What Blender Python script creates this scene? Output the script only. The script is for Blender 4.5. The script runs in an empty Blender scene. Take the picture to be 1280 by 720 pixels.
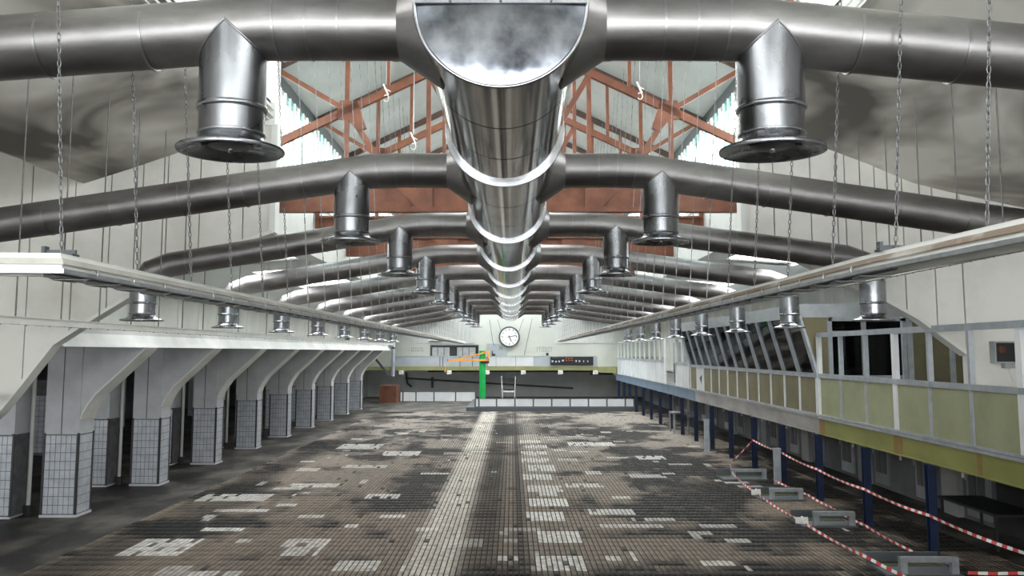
import bpy, math, random
import numpy as np
from math import sin, cos, pi, atan, degrees, radians
from mathutils import Vector, Matrix

random.seed(7)
rng = np.random.default_rng(7)
SC = bpy.context.scene
COL = SC.collection

# ------------------------------------------------------------------ camera
cam = bpy.data.cameras.new('camera')
cam.sensor_width = 36.0
cam.lens = 36.0 * 1100 / 1280
cam.shift_y = -31.1 / 1280
cam.clip_start = 0.05
cam.clip_end = 400
camo = bpy.data.objects.new('camera', cam)
COL.objects.link(camo)
camo.location = (0, 0, 4.0)
camo.rotation_euler = (pi / 2 + atan(0.101), 0, 0)
SC.camera = camo

# ------------------------------------------------------------------ sky
world = bpy.data.worlds.new('overcast_sky')
SC.world = world
world.use_nodes = True
wn = world.node_tree.nodes
wl = world.node_tree.links
wn.clear()
bg = wn.new('ShaderNodeBackground')
wo = wn.new('ShaderNodeOutputWorld')
tc = wn.new('ShaderNodeTexCoord')
sep = wn.new('ShaderNodeSeparateXYZ')
rmp = wn.new('ShaderNodeValToRGB')
wl.new(tc.outputs['Generated'], sep.inputs[0])
wl.new(sep.outputs['Z'], rmp.inputs[0])
rmp.color_ramp.elements[0].position = 0.0
rmp.color_ramp.elements[0].color = (0.97, 0.985, 1.0, 1)
rmp.color_ramp.elements[1].position = 0.7
rmp.color_ramp.elements[1].color = (1.0, 1.0, 1.0, 1)
wl.new(rmp.outputs[0], bg.inputs[0])
bg.inputs[1].default_value = 8.0
wl.new(bg.outputs[0], wo.inputs[0])


def portal(name, loc, rot, sx, sy):
    """daylight opening: helps the renderer find the sky, emits nothing itself"""
    l = bpy.data.lights.new(name, 'AREA')
    l.shape = 'RECTANGLE'
    l.size = sx
    l.size_y = sy
    l.cycles.is_portal = True
    o = bpy.data.objects.new(name, l)
    COL.objects.link(o)
    o.location = loc
    o.rotation_euler = rot
    return o


portal('daylight_portal', (0, -10.6, 7.0), (-pi / 2, 0, pi), 24, 8)
portal('daylight_portal', (-6.35, 46.9, 9.75), (0, -pi / 2, 0), 2.6, 58)
portal('daylight_portal', (6.25, 46.9, 9.75), (0, pi / 2, 0), 2.6, 58)
portal('daylight_portal', (-5.35, 3.5, 10.1), (0, -pi / 2, 0), 2.2, 28)
portal('daylight_portal', (5.25, 3.5, 10.1), (0, pi / 2, 0), 2.2, 28)

portal('daylight_portal', (-7.85, 47, 7.0), (0, 0, 0), 2.4, 58)
portal('daylight_portal', (7.85, 47, 7.0), (0, 0, 0), 2.4, 58)
portal('daylight_portal', (-18.2, 8.9, 2.5), (-pi / 2, 0, pi), 10, 3)
portal('daylight_portal', (0, 48, 14.6), (0, 0, 0), 10, 58)

SC.view_settings.view_transform = 'Standard'
SC.view_settings.look = 'None'
SC.view_settings.gamma = 1
SC.view_settings.use_curve_mapping = False
SC.view_settings.exposure = 0.55


# ------------------------------------------------------------------ materials
def mat(name, c1, c2=None, scale=1.0, rough=0.6, metal=0.0, bump=0.0, stretch=(1, 1, 1), lo=0.35, hi=0.65,
        rvar=0.0, bscale=None, detail=6, spec=0.5, sep2=None):
    m = bpy.data.materials.new(name)
    m.use_nodes = True
    nt = m.node_tree
    n = nt.nodes
    L = nt.links
    b = n['Principled BSDF']
    b.inputs['Base Color'].default_value = (*c1, 1)
    b.inputs['Roughness'].default_value = rough
    b.inputs['Metallic'].default_value = metal
    b.inputs['Specular IOR Level'].default_value = spec
    if c2 is not None or bump or rvar:
        t = n.new('ShaderNodeTexCoord')
        mp = n.new('ShaderNodeMapping')
        mp.inputs['Scale'].default_value = stretch
        L.new(t.outputs['Object'], mp.inputs[0])
        nz = n.new('ShaderNodeTexNoise')
        nz.inputs['Scale'].default_value = scale
        nz.inputs['Detail'].default_value = detail
        nz.inputs['Roughness'].default_value = 0.6
        L.new(mp.outputs[0], nz.inputs['Vector'])
        if c2 is not None:
            r = n.new('ShaderNodeValToRGB')
            r.color_ramp.elements[0].position = lo
            r.color_ramp.elements[1].position = hi
            r.color_ramp.elements[0].color = (*c1, 1)
            r.color_ramp.elements[1].color = (*c2, 1)
            L.new(nz.outputs['Fac'], r.inputs[0])
            L.new(r.outputs[0], b.inputs['Base Color'])
        if rvar:
            mr = n.new('ShaderNodeMapRange')
            mr.inputs['From Min'].default_value = 0.3
            mr.inputs['From Max'].default_value = 0.7
            mr.inputs['To Min'].default_value = max(0.02, rough - rvar)
            mr.inputs['To Max'].default_value = rough + rvar
            L.new(nz.outputs['Fac'], mr.inputs['Value'])
            L.new(mr.outputs[0], b.inputs['Roughness'])
        if bump:
            nb = n.new('ShaderNodeTexNoise')
            nb.inputs['Scale'].default_value = bscale or scale * 4
            nb.inputs['Detail'].default_value = 4
            L.new(mp.outputs[0], nb.inputs['Vector'])
            bp = n.new('ShaderNodeBump')
            bp.inputs['Strength'].default_value = bump
            bp.inputs['Distance'].default_value = 0.02
            L.new(nb.outputs['Fac'], bp.inputs['Height'])
            L.new(bp.outputs[0], b.inputs['Normal'])
    return m


def glass(name, tint, gloss=0.12, rough=0.02):
    m = bpy.data.materials.new(name)
    m.use_nodes = True
    nt = m.node_tree
    n = nt.nodes
    L = nt.links
    n.remove(n['Principled BSDF'])
    tr = n.new('ShaderNodeBsdfTransparent')
    tr.inputs[0].default_value = (*tint, 1)
    gl = n.new('ShaderNodeBsdfGlossy')
    gl.inputs['Roughness'].default_value = rough
    fr = n.new('ShaderNodeLayerWeight')
    pw = n.new('ShaderNodeMath')
    pw.operation = 'POWER'
    pw.inputs[1].default_value = 5.0
    L.new(fr.outputs['Facing'], pw.inputs[0])
    mr = n.new('ShaderNodeMapRange')
    mr.inputs['To Min'].default_value = 0.025
    mr.inputs['To Max'].default_value = 0.45
    L.new(pw.outputs[0], mr.inputs['Value'])
    mx = n.new('ShaderNodeMixShader')
    L.new(mr.outputs[0], mx.inputs[0])
    L.new(tr.outputs[0], mx.inputs[1])
    L.new(gl.outputs[0], mx.inputs[2])
    L.new(mx.outputs[0], n['Material Output'].inputs[0])
    return m


def emit(name, c, s):
    m = bpy.data.materials.new(name)
    m.use_nodes = True
    b = m.node_tree.nodes['Principled BSDF']
    b.inputs['Base Color'].default_value = (*c, 1)
    b.inputs['Emission Color'].default_value = (*c, 1)
    b.inputs['Emission Strength'].default_value = s
    return m


M = {}
M['steel'] = mat('brushed_duct_steel', (0.20, 0.19, 0.19), (0.34, 0.33, 0.335), 1.6, 0.40, 1.0, 0.015, (1, 1, 3), 0.3, 0.7, 0.05, 3.0)
M['steel_outlet'] = mat('outlet_steel', (0.24, 0.25, 0.27), (0.38, 0.39, 0.42), 2.5, 0.28, 1.0, 0.012, (1, 1, .6), 0.3, 0.7, 0.06, 4.0)
M['mirror'] = mat('polished_duct_steel', (0.20, 0.195, 0.185), (0.40, 0.39, 0.375), 0.9, 0.10, 1.0, 0.04, (1, .5, 1), 0.3, 0.7, 0.04, 1.6)
M['cap'] = mat('cap_steel_reflection_tint', (0.06, 0.066, 0.085), (0.46, 0.49, 0.57), 2.2, 0.09, 1.0, 0.05, (1, 1, 1), 0.36, 0.66, 0.04, 1.5)  # cloudy reflection and sky blue painted into the cap's colour
M['flange'] = mat('bright_flange_steel', (0.34, 0.35, 0.38), (0.56, 0.57, 0.6), 3, 0.25, 1.0, 0.05)
M['seam'] = mat('seam_steel', (0.30, 0.30, 0.31), None, 3, 0.35, 1.0)
M['dark_steel'] = mat('dark_damper_steel', (0.10, 0.10, 0.11), (0.18, 0.18, 0.2), 4, 0.4, 1.0)
M['galv'] = mat('galvanised_steel', (0.45, 0.47, 0.5), (0.62, 0.65, 0.68), 6, 0.38, 0.9, 0.05)
M['chain'] = mat('chain_steel', (0.16, 0.16, 0.165), (0.28, 0.28, 0.29), 20, 0.45, 0.8)
M['wire'] = mat('dark_rod_steel', (0.10, 0.10, 0.10), (0.18, 0.17, 0.16), 5, 0.5, 0.5)
M['rust'] = mat('red_oxide_paint', (0.12, 0.038, 0.019), (0.21, 0.072, 0.035), 2.2, 0.55, 0.0, 0.15)
M['rust_dark'] = mat('dark_rafter_paint', (0.045, 0.03, 0.026), (0.10, 0.055, 0.04), 2, 0.6)
M['roof'] = mat('white_roof_sheet', (0.40, 0.415, 0.40), (0.50, 0.51, 0.495), 0.6, 0.6)
M['white_wall'] = mat('whitewashed_wall', (0.58, 0.57, 0.53), (0.80, 0.79, 0.755), 0.55, 0.7, 0, 0.06, (1, 1, 1), 0.28, 0.6)
M['upstand'] = mat('white_upstand', (0.74, 0.76, 0.74), (0.83, 0.84, 0.82), 0.8, 0.6)
M['end_wall'] = mat('pale_end_wall', (0.48, 0.50, 0.475), (0.58, 0.60, 0.57), 0.3, 0.75)
M['ribs'] = mat('ribbed_wall_sheet', (0.50, 0.52, 0.52), (0.62, 0.64, 0.63), 0.5, 0.6)
M['under_wall'] = mat('grey_lower_wall', (0.60, 0.61, 0.62), (0.75, 0.76, 0.77), 0.5, 0.75)
M['concrete'] = mat('painted_concrete', (0.46, 0.47, 0.50), (0.62, 0.63, 0.66), 0.9, 0.65, 0, 0.08)
M['fascia'] = mat('gallery_fascia_paint', (0.48, 0.49, 0.49), (0.66, 0.66, 0.65), 0.7, 0.55, 0, 0.08)
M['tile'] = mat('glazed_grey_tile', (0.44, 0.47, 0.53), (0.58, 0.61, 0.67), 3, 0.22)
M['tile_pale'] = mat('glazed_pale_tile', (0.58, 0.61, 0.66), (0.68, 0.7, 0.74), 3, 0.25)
M['grout'] = mat('dark_grout', (0.10, 0.10, 0.11), (0.17, 0.17, 0.18), 4, 0.8)
M['guard'] = mat('black_corner_guard', (0.03, 0.03, 0.035), None, 1, 0.5)
M['dark'] = mat('dark_void', (0.02, 0.02, 0.022), (0.035, 0.035, 0.04), 1, 0.8)
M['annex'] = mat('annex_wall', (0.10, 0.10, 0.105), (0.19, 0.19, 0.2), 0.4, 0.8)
M['rail_white'] = mat('white_enamel', (0.72, 0.72, 0.69), (0.82, 0.82, 0.80), 2, 0.4)
M['rail_tan'] = mat('tan_parcel_tape', (0.24, 0.175, 0.125), (0.60, 0.57, 0.53), 1.4, 0.5, 0, 0, (1, .5, 1), .50, .62)
M['rail_cream'] = mat('grimy_cream_enamel', (0.36, 0.35, 0.31), (0.56, 0.55, 0.51), 1.5, 0.5)
M['lens'] = mat('dusty_lamp_lens', (0.18, 0.18, 0.18), (0.32, 0.32, 0.31), 2, 0.3)
M['alu'] = mat('aluminium_frame', (0.38, 0.41, 0.46), (0.52, 0.55, 0.60), 3, 0.38, 0.55)
M['alu_white'] = mat('pale_frame_paint', (0.68, 0.69, 0.71), (0.78, 0.79, 0.8), 3, 0.4)
M['sage'] = mat('sage_infill_panel', (0.28, 0.29, 0.17), (0.35, 0.36, 0.225), 1.2, 0.5)
M['olive'] = mat('olive_infill_panel', (0.14, 0.12, 0.065), (0.20, 0.175, 0.10), 1.2, 0.5)
M['beam_green'] = mat('yellow_green_beam', (0.19, 0.195, 0.048), (0.27, 0.27, 0.08), 1.5, 0.5, 0, 0.05, (1, .4, 1))
M['beam_olive'] = mat('olive_beam', (0.22, 0.23, 0.10), (0.28, 0.28, 0.13), 1, 0.55)
M['beam_grey'] = mat('bare_grey_beam', (0.26, 0.25, 0.24), (0.40, 0.39, 0.38), 1.5, 0.5, 0.3, 0.05, (1, .4, 1))
M['beam_blue'] = mat('blue_grey_beam', (0.10, 0.15, 0.22), (0.16, 0.21, 0.28), 1, 0.5)
M['blue'] = mat('blue_post_paint', (0.003, 0.009, 0.034), (0.006, 0.018, 0.062), 4, 0.4, 0, 0.05)
M['rust_mark'] = mat('rust_stain', (0.20, 0.12, 0.03), (0.26, 0.17, 0.05), 4, 0.6)
M['green'] = mat('green_crane_paint', (0.005, 0.32, 0.06), (0.01, 0.42, 0.09), 1.5, 0.4)
M['orange'] = mat('orange_crane_paint', (0.72, 0.30, 0.05), (0.82, 0.38, 0.08), 3, 0.45)
M['brown'] = mat('rusty_brown_paint', (0.10, 0.035, 0.018), (0.16, 0.06, 0.03), 2, 0.7)
M['board'] = mat('black_display', (0.008, 0.008, 0.010), None, 1, 0.35)
M['panel_blue'] = mat('pale_blue_panel', (0.30, 0.34, 0.39), (0.40, 0.44, 0.49), 0.5, 0.45)
M['panel_white'] = mat('white_panel', (0.52, 0.54, 0.56), (0.64, 0.66, 0.68), 0.7, 0.45)
M['frame_dark'] = mat('dark_grey_frame', (0.07, 0.08, 0.09), None, 1, 0.5)
M['grey_box'] = mat('grey_enamel', (0.30, 0.32, 0.34), (0.40, 0.42, 0.44), 2, 0.5)
M['black'] = mat('black_plastic', (0.015, 0.015, 0.017), None, 1, 0.5)
M['red'] = mat('barrier_red', (0.55, 0.03, 0.03), None, 1, 0.45)
M['white'] = mat('barrier_white', (0.78, 0.76, 0.74), None, 1, 0.45)
M['door'] = mat('grey_door_paint', (0.20, 0.205, 0.215), (0.30, 0.305, 0.31), 0.8, 0.5)
M['shutter'] = mat('dull_shutter', (0.16, 0.16, 0.16), (0.24, 0.24, 0.24), 1.5, 0.5)
M['eave'] = mat('dark_eave_beam', (0.03, 0.045, 0.045), None, 1, 0.5)
M['pane'] = glass('clear_glass', (0.95, 0.96, 0.95))
M['pane_teal'] = glass('teal_tinted_glass', (0.62, 0.80, 0.79))
M['pane_dark'] = glass('smoked_glass', (0.22, 0.24, 0.26))
M['score_white'] = emit('score_lamp_white', (0.4, 0.48, 0.6), 0.15)
M['score_amber'] = emit('score_lamp_amber', (0.55, 0.16, 0.04), 0.12)
M['ink'] = mat('faded_ink', (0.25, 0.27, 0.27), None, 1, 0.7)
M['dial'] = mat('white_dial', (0.85, 0.86, 0.88), None, 1, 0.4)
M['frame_galv'] = mat('dull_galvanised_frame', (0.24, 0.26, 0.28), (0.36, 0.38, 0.40), 6, 0.45, 0.6)
M['cabinet'] = mat('darkened_white_cabinet', (0.30, 0.30, 0.30), (0.42, 0.42, 0.42), 1, 0.5)  # white cabinet colour, darkened evenly
M['moss'] = mat('green_moss', (0.03, 0.04, 0.02), (0.07, 0.075, 0.03), 6, 0.9)


def stained_ceiling():
    """off-white plaster with soot patches of their own shape"""
    m = bpy.data.materials.new('sooty_plaster')
    m.use_nodes = True
    nt = m.node_tree
    n = nt.nodes
    L = nt.links
    b = n['Principled BSDF']
    b.inputs['Roughness'].default_value = 0.75
    t = n.new('ShaderNodeTexCoord')
    mp = n.new('ShaderNodeMapping')
    mp.inputs['Scale'].default_value = (0.45, 0.30, 0.45)
    L.new(t.outputs['Object'], mp.inputs[0])
    a = n.new('ShaderNodeTexNoise')
    a.inputs['Scale'].default_value = 1.0
    a.inputs['Detail'].default_value = 3.0
    a.inputs['Distortion'].default_value = 0.6
    L.new(mp.outputs[0], a.inputs['Vector'])
    r = n.new('ShaderNodeValToRGB')
    e = r.color_ramp.elements
    e[0].position = 0.36
    e[0].color = (0.14, 0.13, 0.115, 1)
    e[1].position = 0.57
    e[1].color = (0.88, 0.86, 0.81, 1)
    k = e.new(0.465)
    k.color = (0.48, 0.455, 0.415, 1)
    L.new(a.outputs['Fac'], r.inputs[0])
    L.new(r.outputs[0], b.inputs['Base Color'])
    return m


M['soot'] = stained_ceiling()


def floor_tile_mat():
    """tile body colour from a per-tile value plus dirt of its own shape"""
    m = bpy.data.materials.new('worn_floor_tile')
    m.use_nodes = True
    nt = m.node_tree
    n = nt.nodes
    L = nt.links
    b = n['Principled BSDF']
    b.inputs['Specular IOR Level'].default_value = 0.18
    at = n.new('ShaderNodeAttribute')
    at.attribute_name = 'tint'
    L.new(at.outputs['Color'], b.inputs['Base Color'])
    t = n.new('ShaderNodeTexCoord')
    nz = n.new('ShaderNodeTexNoise')
    nz.inputs['Scale'].default_value = 6
    nz.inputs['Detail'].default_value = 5
    L.new(t.outputs['Object'], nz.inputs['Vector'])
    mx = n.new('ShaderNodeMixRGB')
    mx.blend_type = 'MULTIPLY'
    mx.inputs[0].default_value = 0.75
    r = n.new('ShaderNodeValToRGB')
    r.color_ramp.elements[0].position = 0.33
    r.color_ramp.elements[0].color = (0.35, 0.32, 0.3, 1)
    r.color_ramp.elements[1].position = 0.62
    r.color_ramp.elements[1].color = (1, 1, 1, 1)
    L.new(nz.outputs['Fac'], r.inputs[0])
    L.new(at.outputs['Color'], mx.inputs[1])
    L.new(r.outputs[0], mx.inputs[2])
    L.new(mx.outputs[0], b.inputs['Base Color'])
    mr = n.new('ShaderNodeMapRange')
    mr.inputs['From Min'].default_value = 0.3
    mr.inputs['From Max'].default_value = 0.7
    mr.inputs['To Min'].default_value = 0.45
    mr.inputs['To Max'].default_value = 0.72
    L.new(nz.outputs['Fac'], mr.inputs['Value'])
    L.new(mr.outputs[0], b.inputs['Roughness'])
    return m


M['floor_tile'] = floor_tile_mat()
M['tile_bed'] = mat('black_tile_bed', (0.012, 0.011, 0.010), (0.03, 0.027, 0.025), 2, 0.8, spec=0.2)
M['floor_bed'] = mat('blackened_floor_bed', (0.010, 0.009, 0.008), (0.15, 0.135, 0.12), 0.8, 0.65, 0, 0.3, (1, .6, 1), 0.44, 0.66, 0.12, 3)


# ------------------------------------------------------------------ mesh helpers
class MB:
    def __init__(s):
        s.v = []
        s.f = []
        s.sm = []

    def add(s, verts, faces, smooth=False):
        o = len(s.v)
        s.v.extend([tuple(p) for p in verts])
        for f in faces:
            s.f.append(tuple(i + o for i in f))
            s.sm.append(smooth)
        return s

    def box(s, x0, x1, y0, y1, z0, z1):
        return s.add([(x0, y0, z0), (x1, y0, z0), (x1, y1, z0), (x0, y1, z0), (x0, y0, z1), (x1, y0, z1), (x1, y1, z1), (x0, y1, z1)],
                     [(0, 3, 2, 1), (4, 5, 6, 7), (0, 1, 5, 4), (1, 2, 6, 5), (2, 3, 7, 6), (3, 0, 4, 7)])

    def bar(s, p0, p1, w, h, up=(0, 0, 1)):
        p0 = Vector(p0)
        p1 = Vector(p1)
        d = (p1 - p0).normalized()
        u = Vector(up)
        a = d.cross(u)
        if a.length < 1e-4:
            a = d.cross(Vector((0, 1, 0)))
        a.normalize()
        b = a.cross(d).normalized()
        a *= w / 2
        b *= h / 2
        vs = [p0 - a - b, p0 + a - b, p0 + a + b, p0 - a + b, p1 - a - b, p1 + a - b, p1 + a + b, p1 - a + b]
        return s.add(vs, [(0, 3, 2, 1), (4, 5, 6, 7), (0, 1, 5, 4), (1, 2, 6, 5), (2, 3, 7, 6), (3, 0, 4, 7)])

    def tube(s, pts, r, seg=12, ref=None, caps=True, r1=None):
        """mitred tube; each straight run has its own rings so bends read as seams"""
        P = [Vector(p) for p in pts]
        n = len(P)
        D = [(P[i + 1] - P[i]).normalized() for i in range(n - 1)]
        N = [D[0]] + [(D[i - 1] + D[i]).normalized() for i in range(1, n - 1)] + [D[-1]]
        for i in range(n - 1):
            d = D[i]
            rf = Vector(ref) if ref else (Vector((0, 0, 1)) if abs(d.z) < 0.9 else Vector((0, 1, 0)))
            a = d.cross(rf).normalized()
            b = a.cross(d).normalized()
            vs = []
            for e, q in ((i, P[i]), (i + 1, P[i + 1])):
                rr = r if r1 is None else r + (r1 - r) * e / (n - 1)
                for k in range(seg):
                    t = 2 * pi * k / seg
                    off = (a * cos(t) + b * sin(t)) * rr
                    h = -off.dot(N[e]) / d.dot(N[e])
                    vs.append(q + off + d * h)
            fs = [(k, (k + 1) % seg, seg + (k + 1) % seg, seg + k) for k in range(seg)]
            s.add(vs, fs, True)
            if caps and i == 0:
                s.add(vs[:seg], [tuple(range(seg - 1, -1, -1))])
            if caps and i == n - 2:
                s.add(vs[seg:], [tuple(range(seg))])
        return s

    def lathe(s, c, runs, seg=32, axis='Z'):
        """runs: lists of (radius, height); each run is smooth in itself"""
        c = Vector(c)
        for run in runs:
            vs = []
            for (r, t) in run:
                for k in range(seg):
                    a = 2 * pi * k / seg
                    if axis == 'Z':
                        vs.append(c + Vector((r * cos(a), r * sin(a), t)))
                    elif axis == 'Y':
                        vs.append(c + Vector((r * cos(a), t, r * sin(a))))
                    else:
                        vs.append(c + Vector((t, r * cos(a), r * sin(a))))
            fs = []
            for j in range(len(run) - 1):
                for k in range(seg):
                    k2 = (k + 1) % seg
                    fs.append((j * seg + k, j * seg + k2, (j + 1) * seg + k2, (j + 1) * seg + k))
            s.add(vs, fs, True)
        return s

    def disc(s, c, r, seg=32, axis='Z'):
        c = Vector(c)
        vs = []
        for k in range(seg):
            a = 2 * pi * k / seg
            vs.append(c + {'Z': Vector((r * cos(a), r * sin(a), 0)), 'Y': Vector((r * cos(a), 0, r * sin(a))), 'X': Vector((0, r * cos(a), r * sin(a)))}[axis])
        return s.add(vs, [tuple(range(seg))])

    def prism(s, poly, y0, y1, axis='Y'):
        """extrude a polygon: axis Y takes (x, z), axis X takes (y, z), axis Z takes (x, y)"""
        n = len(poly)
        f = {'Y': lambda p, t: (p[0], t, p[1]), 'X': lambda p, t: (t, p[0], p[1]), 'Z': lambda p, t: (p[0], p[1], t)}[axis]
        vs = [f(p, y0) for p in poly] + [f(p, y1) for p in poly]
        fs = [tuple(range(n)), tuple(range(2 * n - 1, n - 1, -1))]
        fs += [(i, (i + 1) % n, n + (i + 1) % n, n + i) for i in range(n)]
        return s.add(vs, fs)

    def torus(s, c, R, r, seg=12, rs=5, axis='Z', sx=1.0, sy=1.0):
        c = Vector(c)
        vs = []
        for i in range(seg):
            a = 2 * pi * i / seg
            for j in range(rs):
                b = 2 * pi * j / rs
                x = (R * sx + r * cos(b)) * cos(a)
                y = (R * sy + r * cos(b)) * sin(a)
                z = r * sin(b)
                vs.append(c + {'Z': Vector((x, y, z)), 'Y': Vector((x, z, y)), 'X': Vector((z, x, y))}[axis])
        fs = [(i * rs + j, ((i + 1) % seg) * rs + j, ((i + 1) % seg) * rs + (j + 1) % rs, i * rs + (j + 1) % rs) for i in range(seg) for j in range(rs)]
        return s.add(vs, fs, True)

    def build(s, name, m, parent=None, kind=None):
        o3 = ORG[parent.name] if parent is not None else Vector((0, 0, 0))
        me = bpy.data.meshes.new(name)
        me.from_pydata([tuple(Vector(p) - o3) for p in s.v], [], s.f)
        me.polygons.foreach_set('use_smooth', s.sm)
        me.materials.append(m if not isinstance(m, str) else M[m])
        me.update()
        ob = bpy.data.objects.new(name, me)
        COL.objects.link(ob)
        if parent is not None:
            ob.parent = parent
        ORG[ob.name] = o3
        if kind:
            ob['kind'] = kind
        return ob


ORG = {}


def thing(name, label, cat, loc, group=None):
    o = bpy.data.objects.new(name, None)
    o.empty_display_size = 0.2
    COL.objects.link(o)
    o.location = loc
    ORG[o.name] = Vector(loc)
    o['label'] = label
    o['category'] = cat
    if group:
        o['group'] = group
    return o


def tag(o, label, cat, group=None):
    o['label'] = label
    o['category'] = cat
    if group:
        o['group'] = group
    return o


def rebase(o, loc):
    """give a one-mesh thing its origin at loc"""
    o.data.transform(Matrix.Translation(-Vector(loc)))
    o.location = loc
    ORG[o.name] = Vector(loc)
    return o


def struct(name, mb, m, parent=None):
    return mb.build(name, m, parent, None if parent is not None else 'structure')


def share(name, src, parent, loc):
    """another object with the same mesh, at world loc, as a child of parent"""
    o = bpy.data.objects.new(name, src.data)
    COL.objects.link(o)
    if parent is not None:
        o.parent = parent
        o.location = Vector(loc) - ORG[parent.name]
    else:
        o.location = loc
    ORG[o.name] = Vector(loc)
    return o


def copy_tree(root, loc, label=None, group=None):
    r = root.copy()
    COL.objects.link(r)
    r.location = loc
    ORG[r.name] = Vector(loc)
    if label:
        r['label'] = label
    if group:
        r['group'] = group

    def rec(a, b):
        for ch in list(a.children):
            c = ch.copy()
            COL.objects.link(c)
            c.parent = b
            ORG[c.name] = Vector(loc)
            rec(ch, c)
    rec(root, r)
    return r


ORD = ['nearest', 'second', 'third', 'fourth', 'fifth', 'sixth', 'seventh', 'eighth', 'ninth', 'tenth', 'eleventh', 'twelfth',
       'thirteenth', 'fourteenth', 'fifteenth', 'sixteenth', 'seventeenth', 'eighteenth', 'nineteenth', 'twentieth']
XC = -0.08          # axis of the duct system and roof
YB = 17.6           # the cross wall where the low plaster ceiling ends
YE = 76.5           # end wall


def clear_y(y, m=0.32):
    """keep hangers clear of the cross ducts"""
    for k in range(10):
        d = y - (6.7 + 5.15 * k)
        if abs(d) < m:
            return y + (m - d if d >= 0 else -m - d)
    return y


def zraf(x):
    return 11.25 + 0.48 * (5.85 - abs(x))


# ------------------------------------------------------------------ floor
fl = MB()
fl.box(-24, 13, -11, 81, -0.3, 0.0)
FLOOR = struct('floor', fl, 'floor_bed')

# tile field: one object, tens of thousands of tiny tiles with real joints
px, py = 0.105, 0.40
X0, X1, Y0, Y1 = -8.9, 9.6, 14.2, 60.0
nx = int((X1 - X0) / px)
ny = int((Y1 - Y0) / py)


def vnoise(x, y, sx, sy, seed):
    r = np.random.default_rng(seed)
    g = r.random((160, 160))
    u = x / sx + 40
    v = y / sy + 20
    i = np.floor(u).astype(int)
    j = np.floor(v).astype(int)
    a = u - i
    b = v - j
    a = a * a * (3 - 2 * a)
    b = b * b * (3 - 2 * b)
    i %= 159
    j %= 159
    return (g[i, j] * (1 - a) + g[i + 1, j] * a) * (1 - b) + (g[i, j + 1] * (1 - a) + g[i + 1, j + 1] * a) * b


ii, jj = np.meshgrid(np.arange(nx), np.arange(ny), indexing='ij')
cx = (X0 + (ii + 0.5) * px).ravel()
cy = (Y0 + (jj + 0.5) * py).ravel()
n_t = cx.size
stain = 0.40 * vnoise(cx, cy, 2.6, 2.6, 1) + 0.30 * vnoise(cx, cy, 1.0, 1.1, 2) + 0.18 * vnoise(cx, cy, 0.42, 0.45, 3) + 0.12 * vnoise(cx, cy, 0.2, 0.41, 4)
dirt = np.clip((stain - 0.425) / 0.15, 0, 1)                                # 0 = black grime, 1 = bare tile
tone = 0.84 + 0.16 * rng.random(n_t)
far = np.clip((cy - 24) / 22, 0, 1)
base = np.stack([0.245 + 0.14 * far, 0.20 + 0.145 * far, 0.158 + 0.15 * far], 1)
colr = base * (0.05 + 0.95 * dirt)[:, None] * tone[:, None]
# pale lane, dark wheel track, second dark track
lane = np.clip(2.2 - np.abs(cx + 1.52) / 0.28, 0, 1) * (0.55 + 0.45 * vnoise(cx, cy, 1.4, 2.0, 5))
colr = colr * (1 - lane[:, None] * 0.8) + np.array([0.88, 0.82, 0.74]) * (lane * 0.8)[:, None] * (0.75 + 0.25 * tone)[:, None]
trk = np.clip(1.5 - np.abs(cx + 0.62) / 0.34, 0, 1) * np.clip((cy - 13) / 8, 0.25, 1) * np.clip((60 - cy) / 6, 0, 1)
colr *= (1 - 0.97 * trk * (0.6 + 0.4 * vnoise(cx, cy, 0.7, 1.5, 6)))[:, None]
trk2 = np.clip(1.2 - np.abs(cx - 0.19) / 0.16, 0, 1) * np.clip((cy - 12) / 6, 0.3, 1)
colr *= (1 - 0.75 * trk2)[:, None]
mid = np.clip(1.2 - np.abs(cx - 0.9) / 0.6, 0, 1) * np.clip((cy - 24) / 6, 0, 1)
colr = colr * (1 - 0.35 * mid)[:, None] + np.array([0.6, 0.56, 0.5]) * (0.35 * mid)[:, None]
# black gutter line along the columns
gut = np.clip(1.5 - np.abs(cx + 8.0 + 1.2 * (vnoise(cx * 0, cy, 1, 3, 8) - 0.5)) / 0.7, 0, 1) * (.55 + .45 * vnoise(cx, cy, .9, 1.4, 9))
colr *= (1 - 0.85 * gut)[:, None]
# bleached replacement tiles: blocks in the right-hand lane, then scattered groups
white = np.zeros(n_t)
for k, yy in enumerate(np.arange(16.7, 40, 2.28)):
    jit = 0.12 * math.sin(k * 2.3)
    w = (np.abs(cx - 0.92 - jit) < 0.5) & (np.abs(cy - yy - 0.62) < 0.62) & (rng.random(n_t) < 0.93)
    white = np.maximum(white, w * (0.8 if k < 4 else 0.62))
blocks = [(2.75, 20.8, .75, .25), (2.5, 22.6, .55, .35), (3.6, 21.5, .4, .16), (-7.2, 18.6, .62, .9), (-7.6, 24.8, .95, .5), (-4.3, 18.6, .48, .7),
          (-3.0, 22.0, .35, .3), (-5.8, 27.0, .6, .25), (-6.4, 22.9, .25, .16), (-2.9, 17.0, .4, .35), (-4.9, 22.0, .3, .2), (-3.6, 25.0, .5, .2),
          (3.9, 17.3, .3, .2), (2.1, 27.2, .5, .4), (-5.2, 31.5, .8, .5), (-4.4, 35.5, .7, .9), (4.4, 29.0, .6, .3), (5.3, 34.0, .5, .5), (-2.6, 29.5, .5, .3),
          (-6.4, 38.0, .9, .9), (3.4, 39.0, 1.0, .8), (-5.4, 16.4, .5, .4), (-6.5, 20.4, .55, .12), (-5.9, 21.4, .35, .12), (1.9, 17.7, .2, .2), (-.05, 17.5, .2, .25), (-.1, 20.6, .3, .16)]
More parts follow.
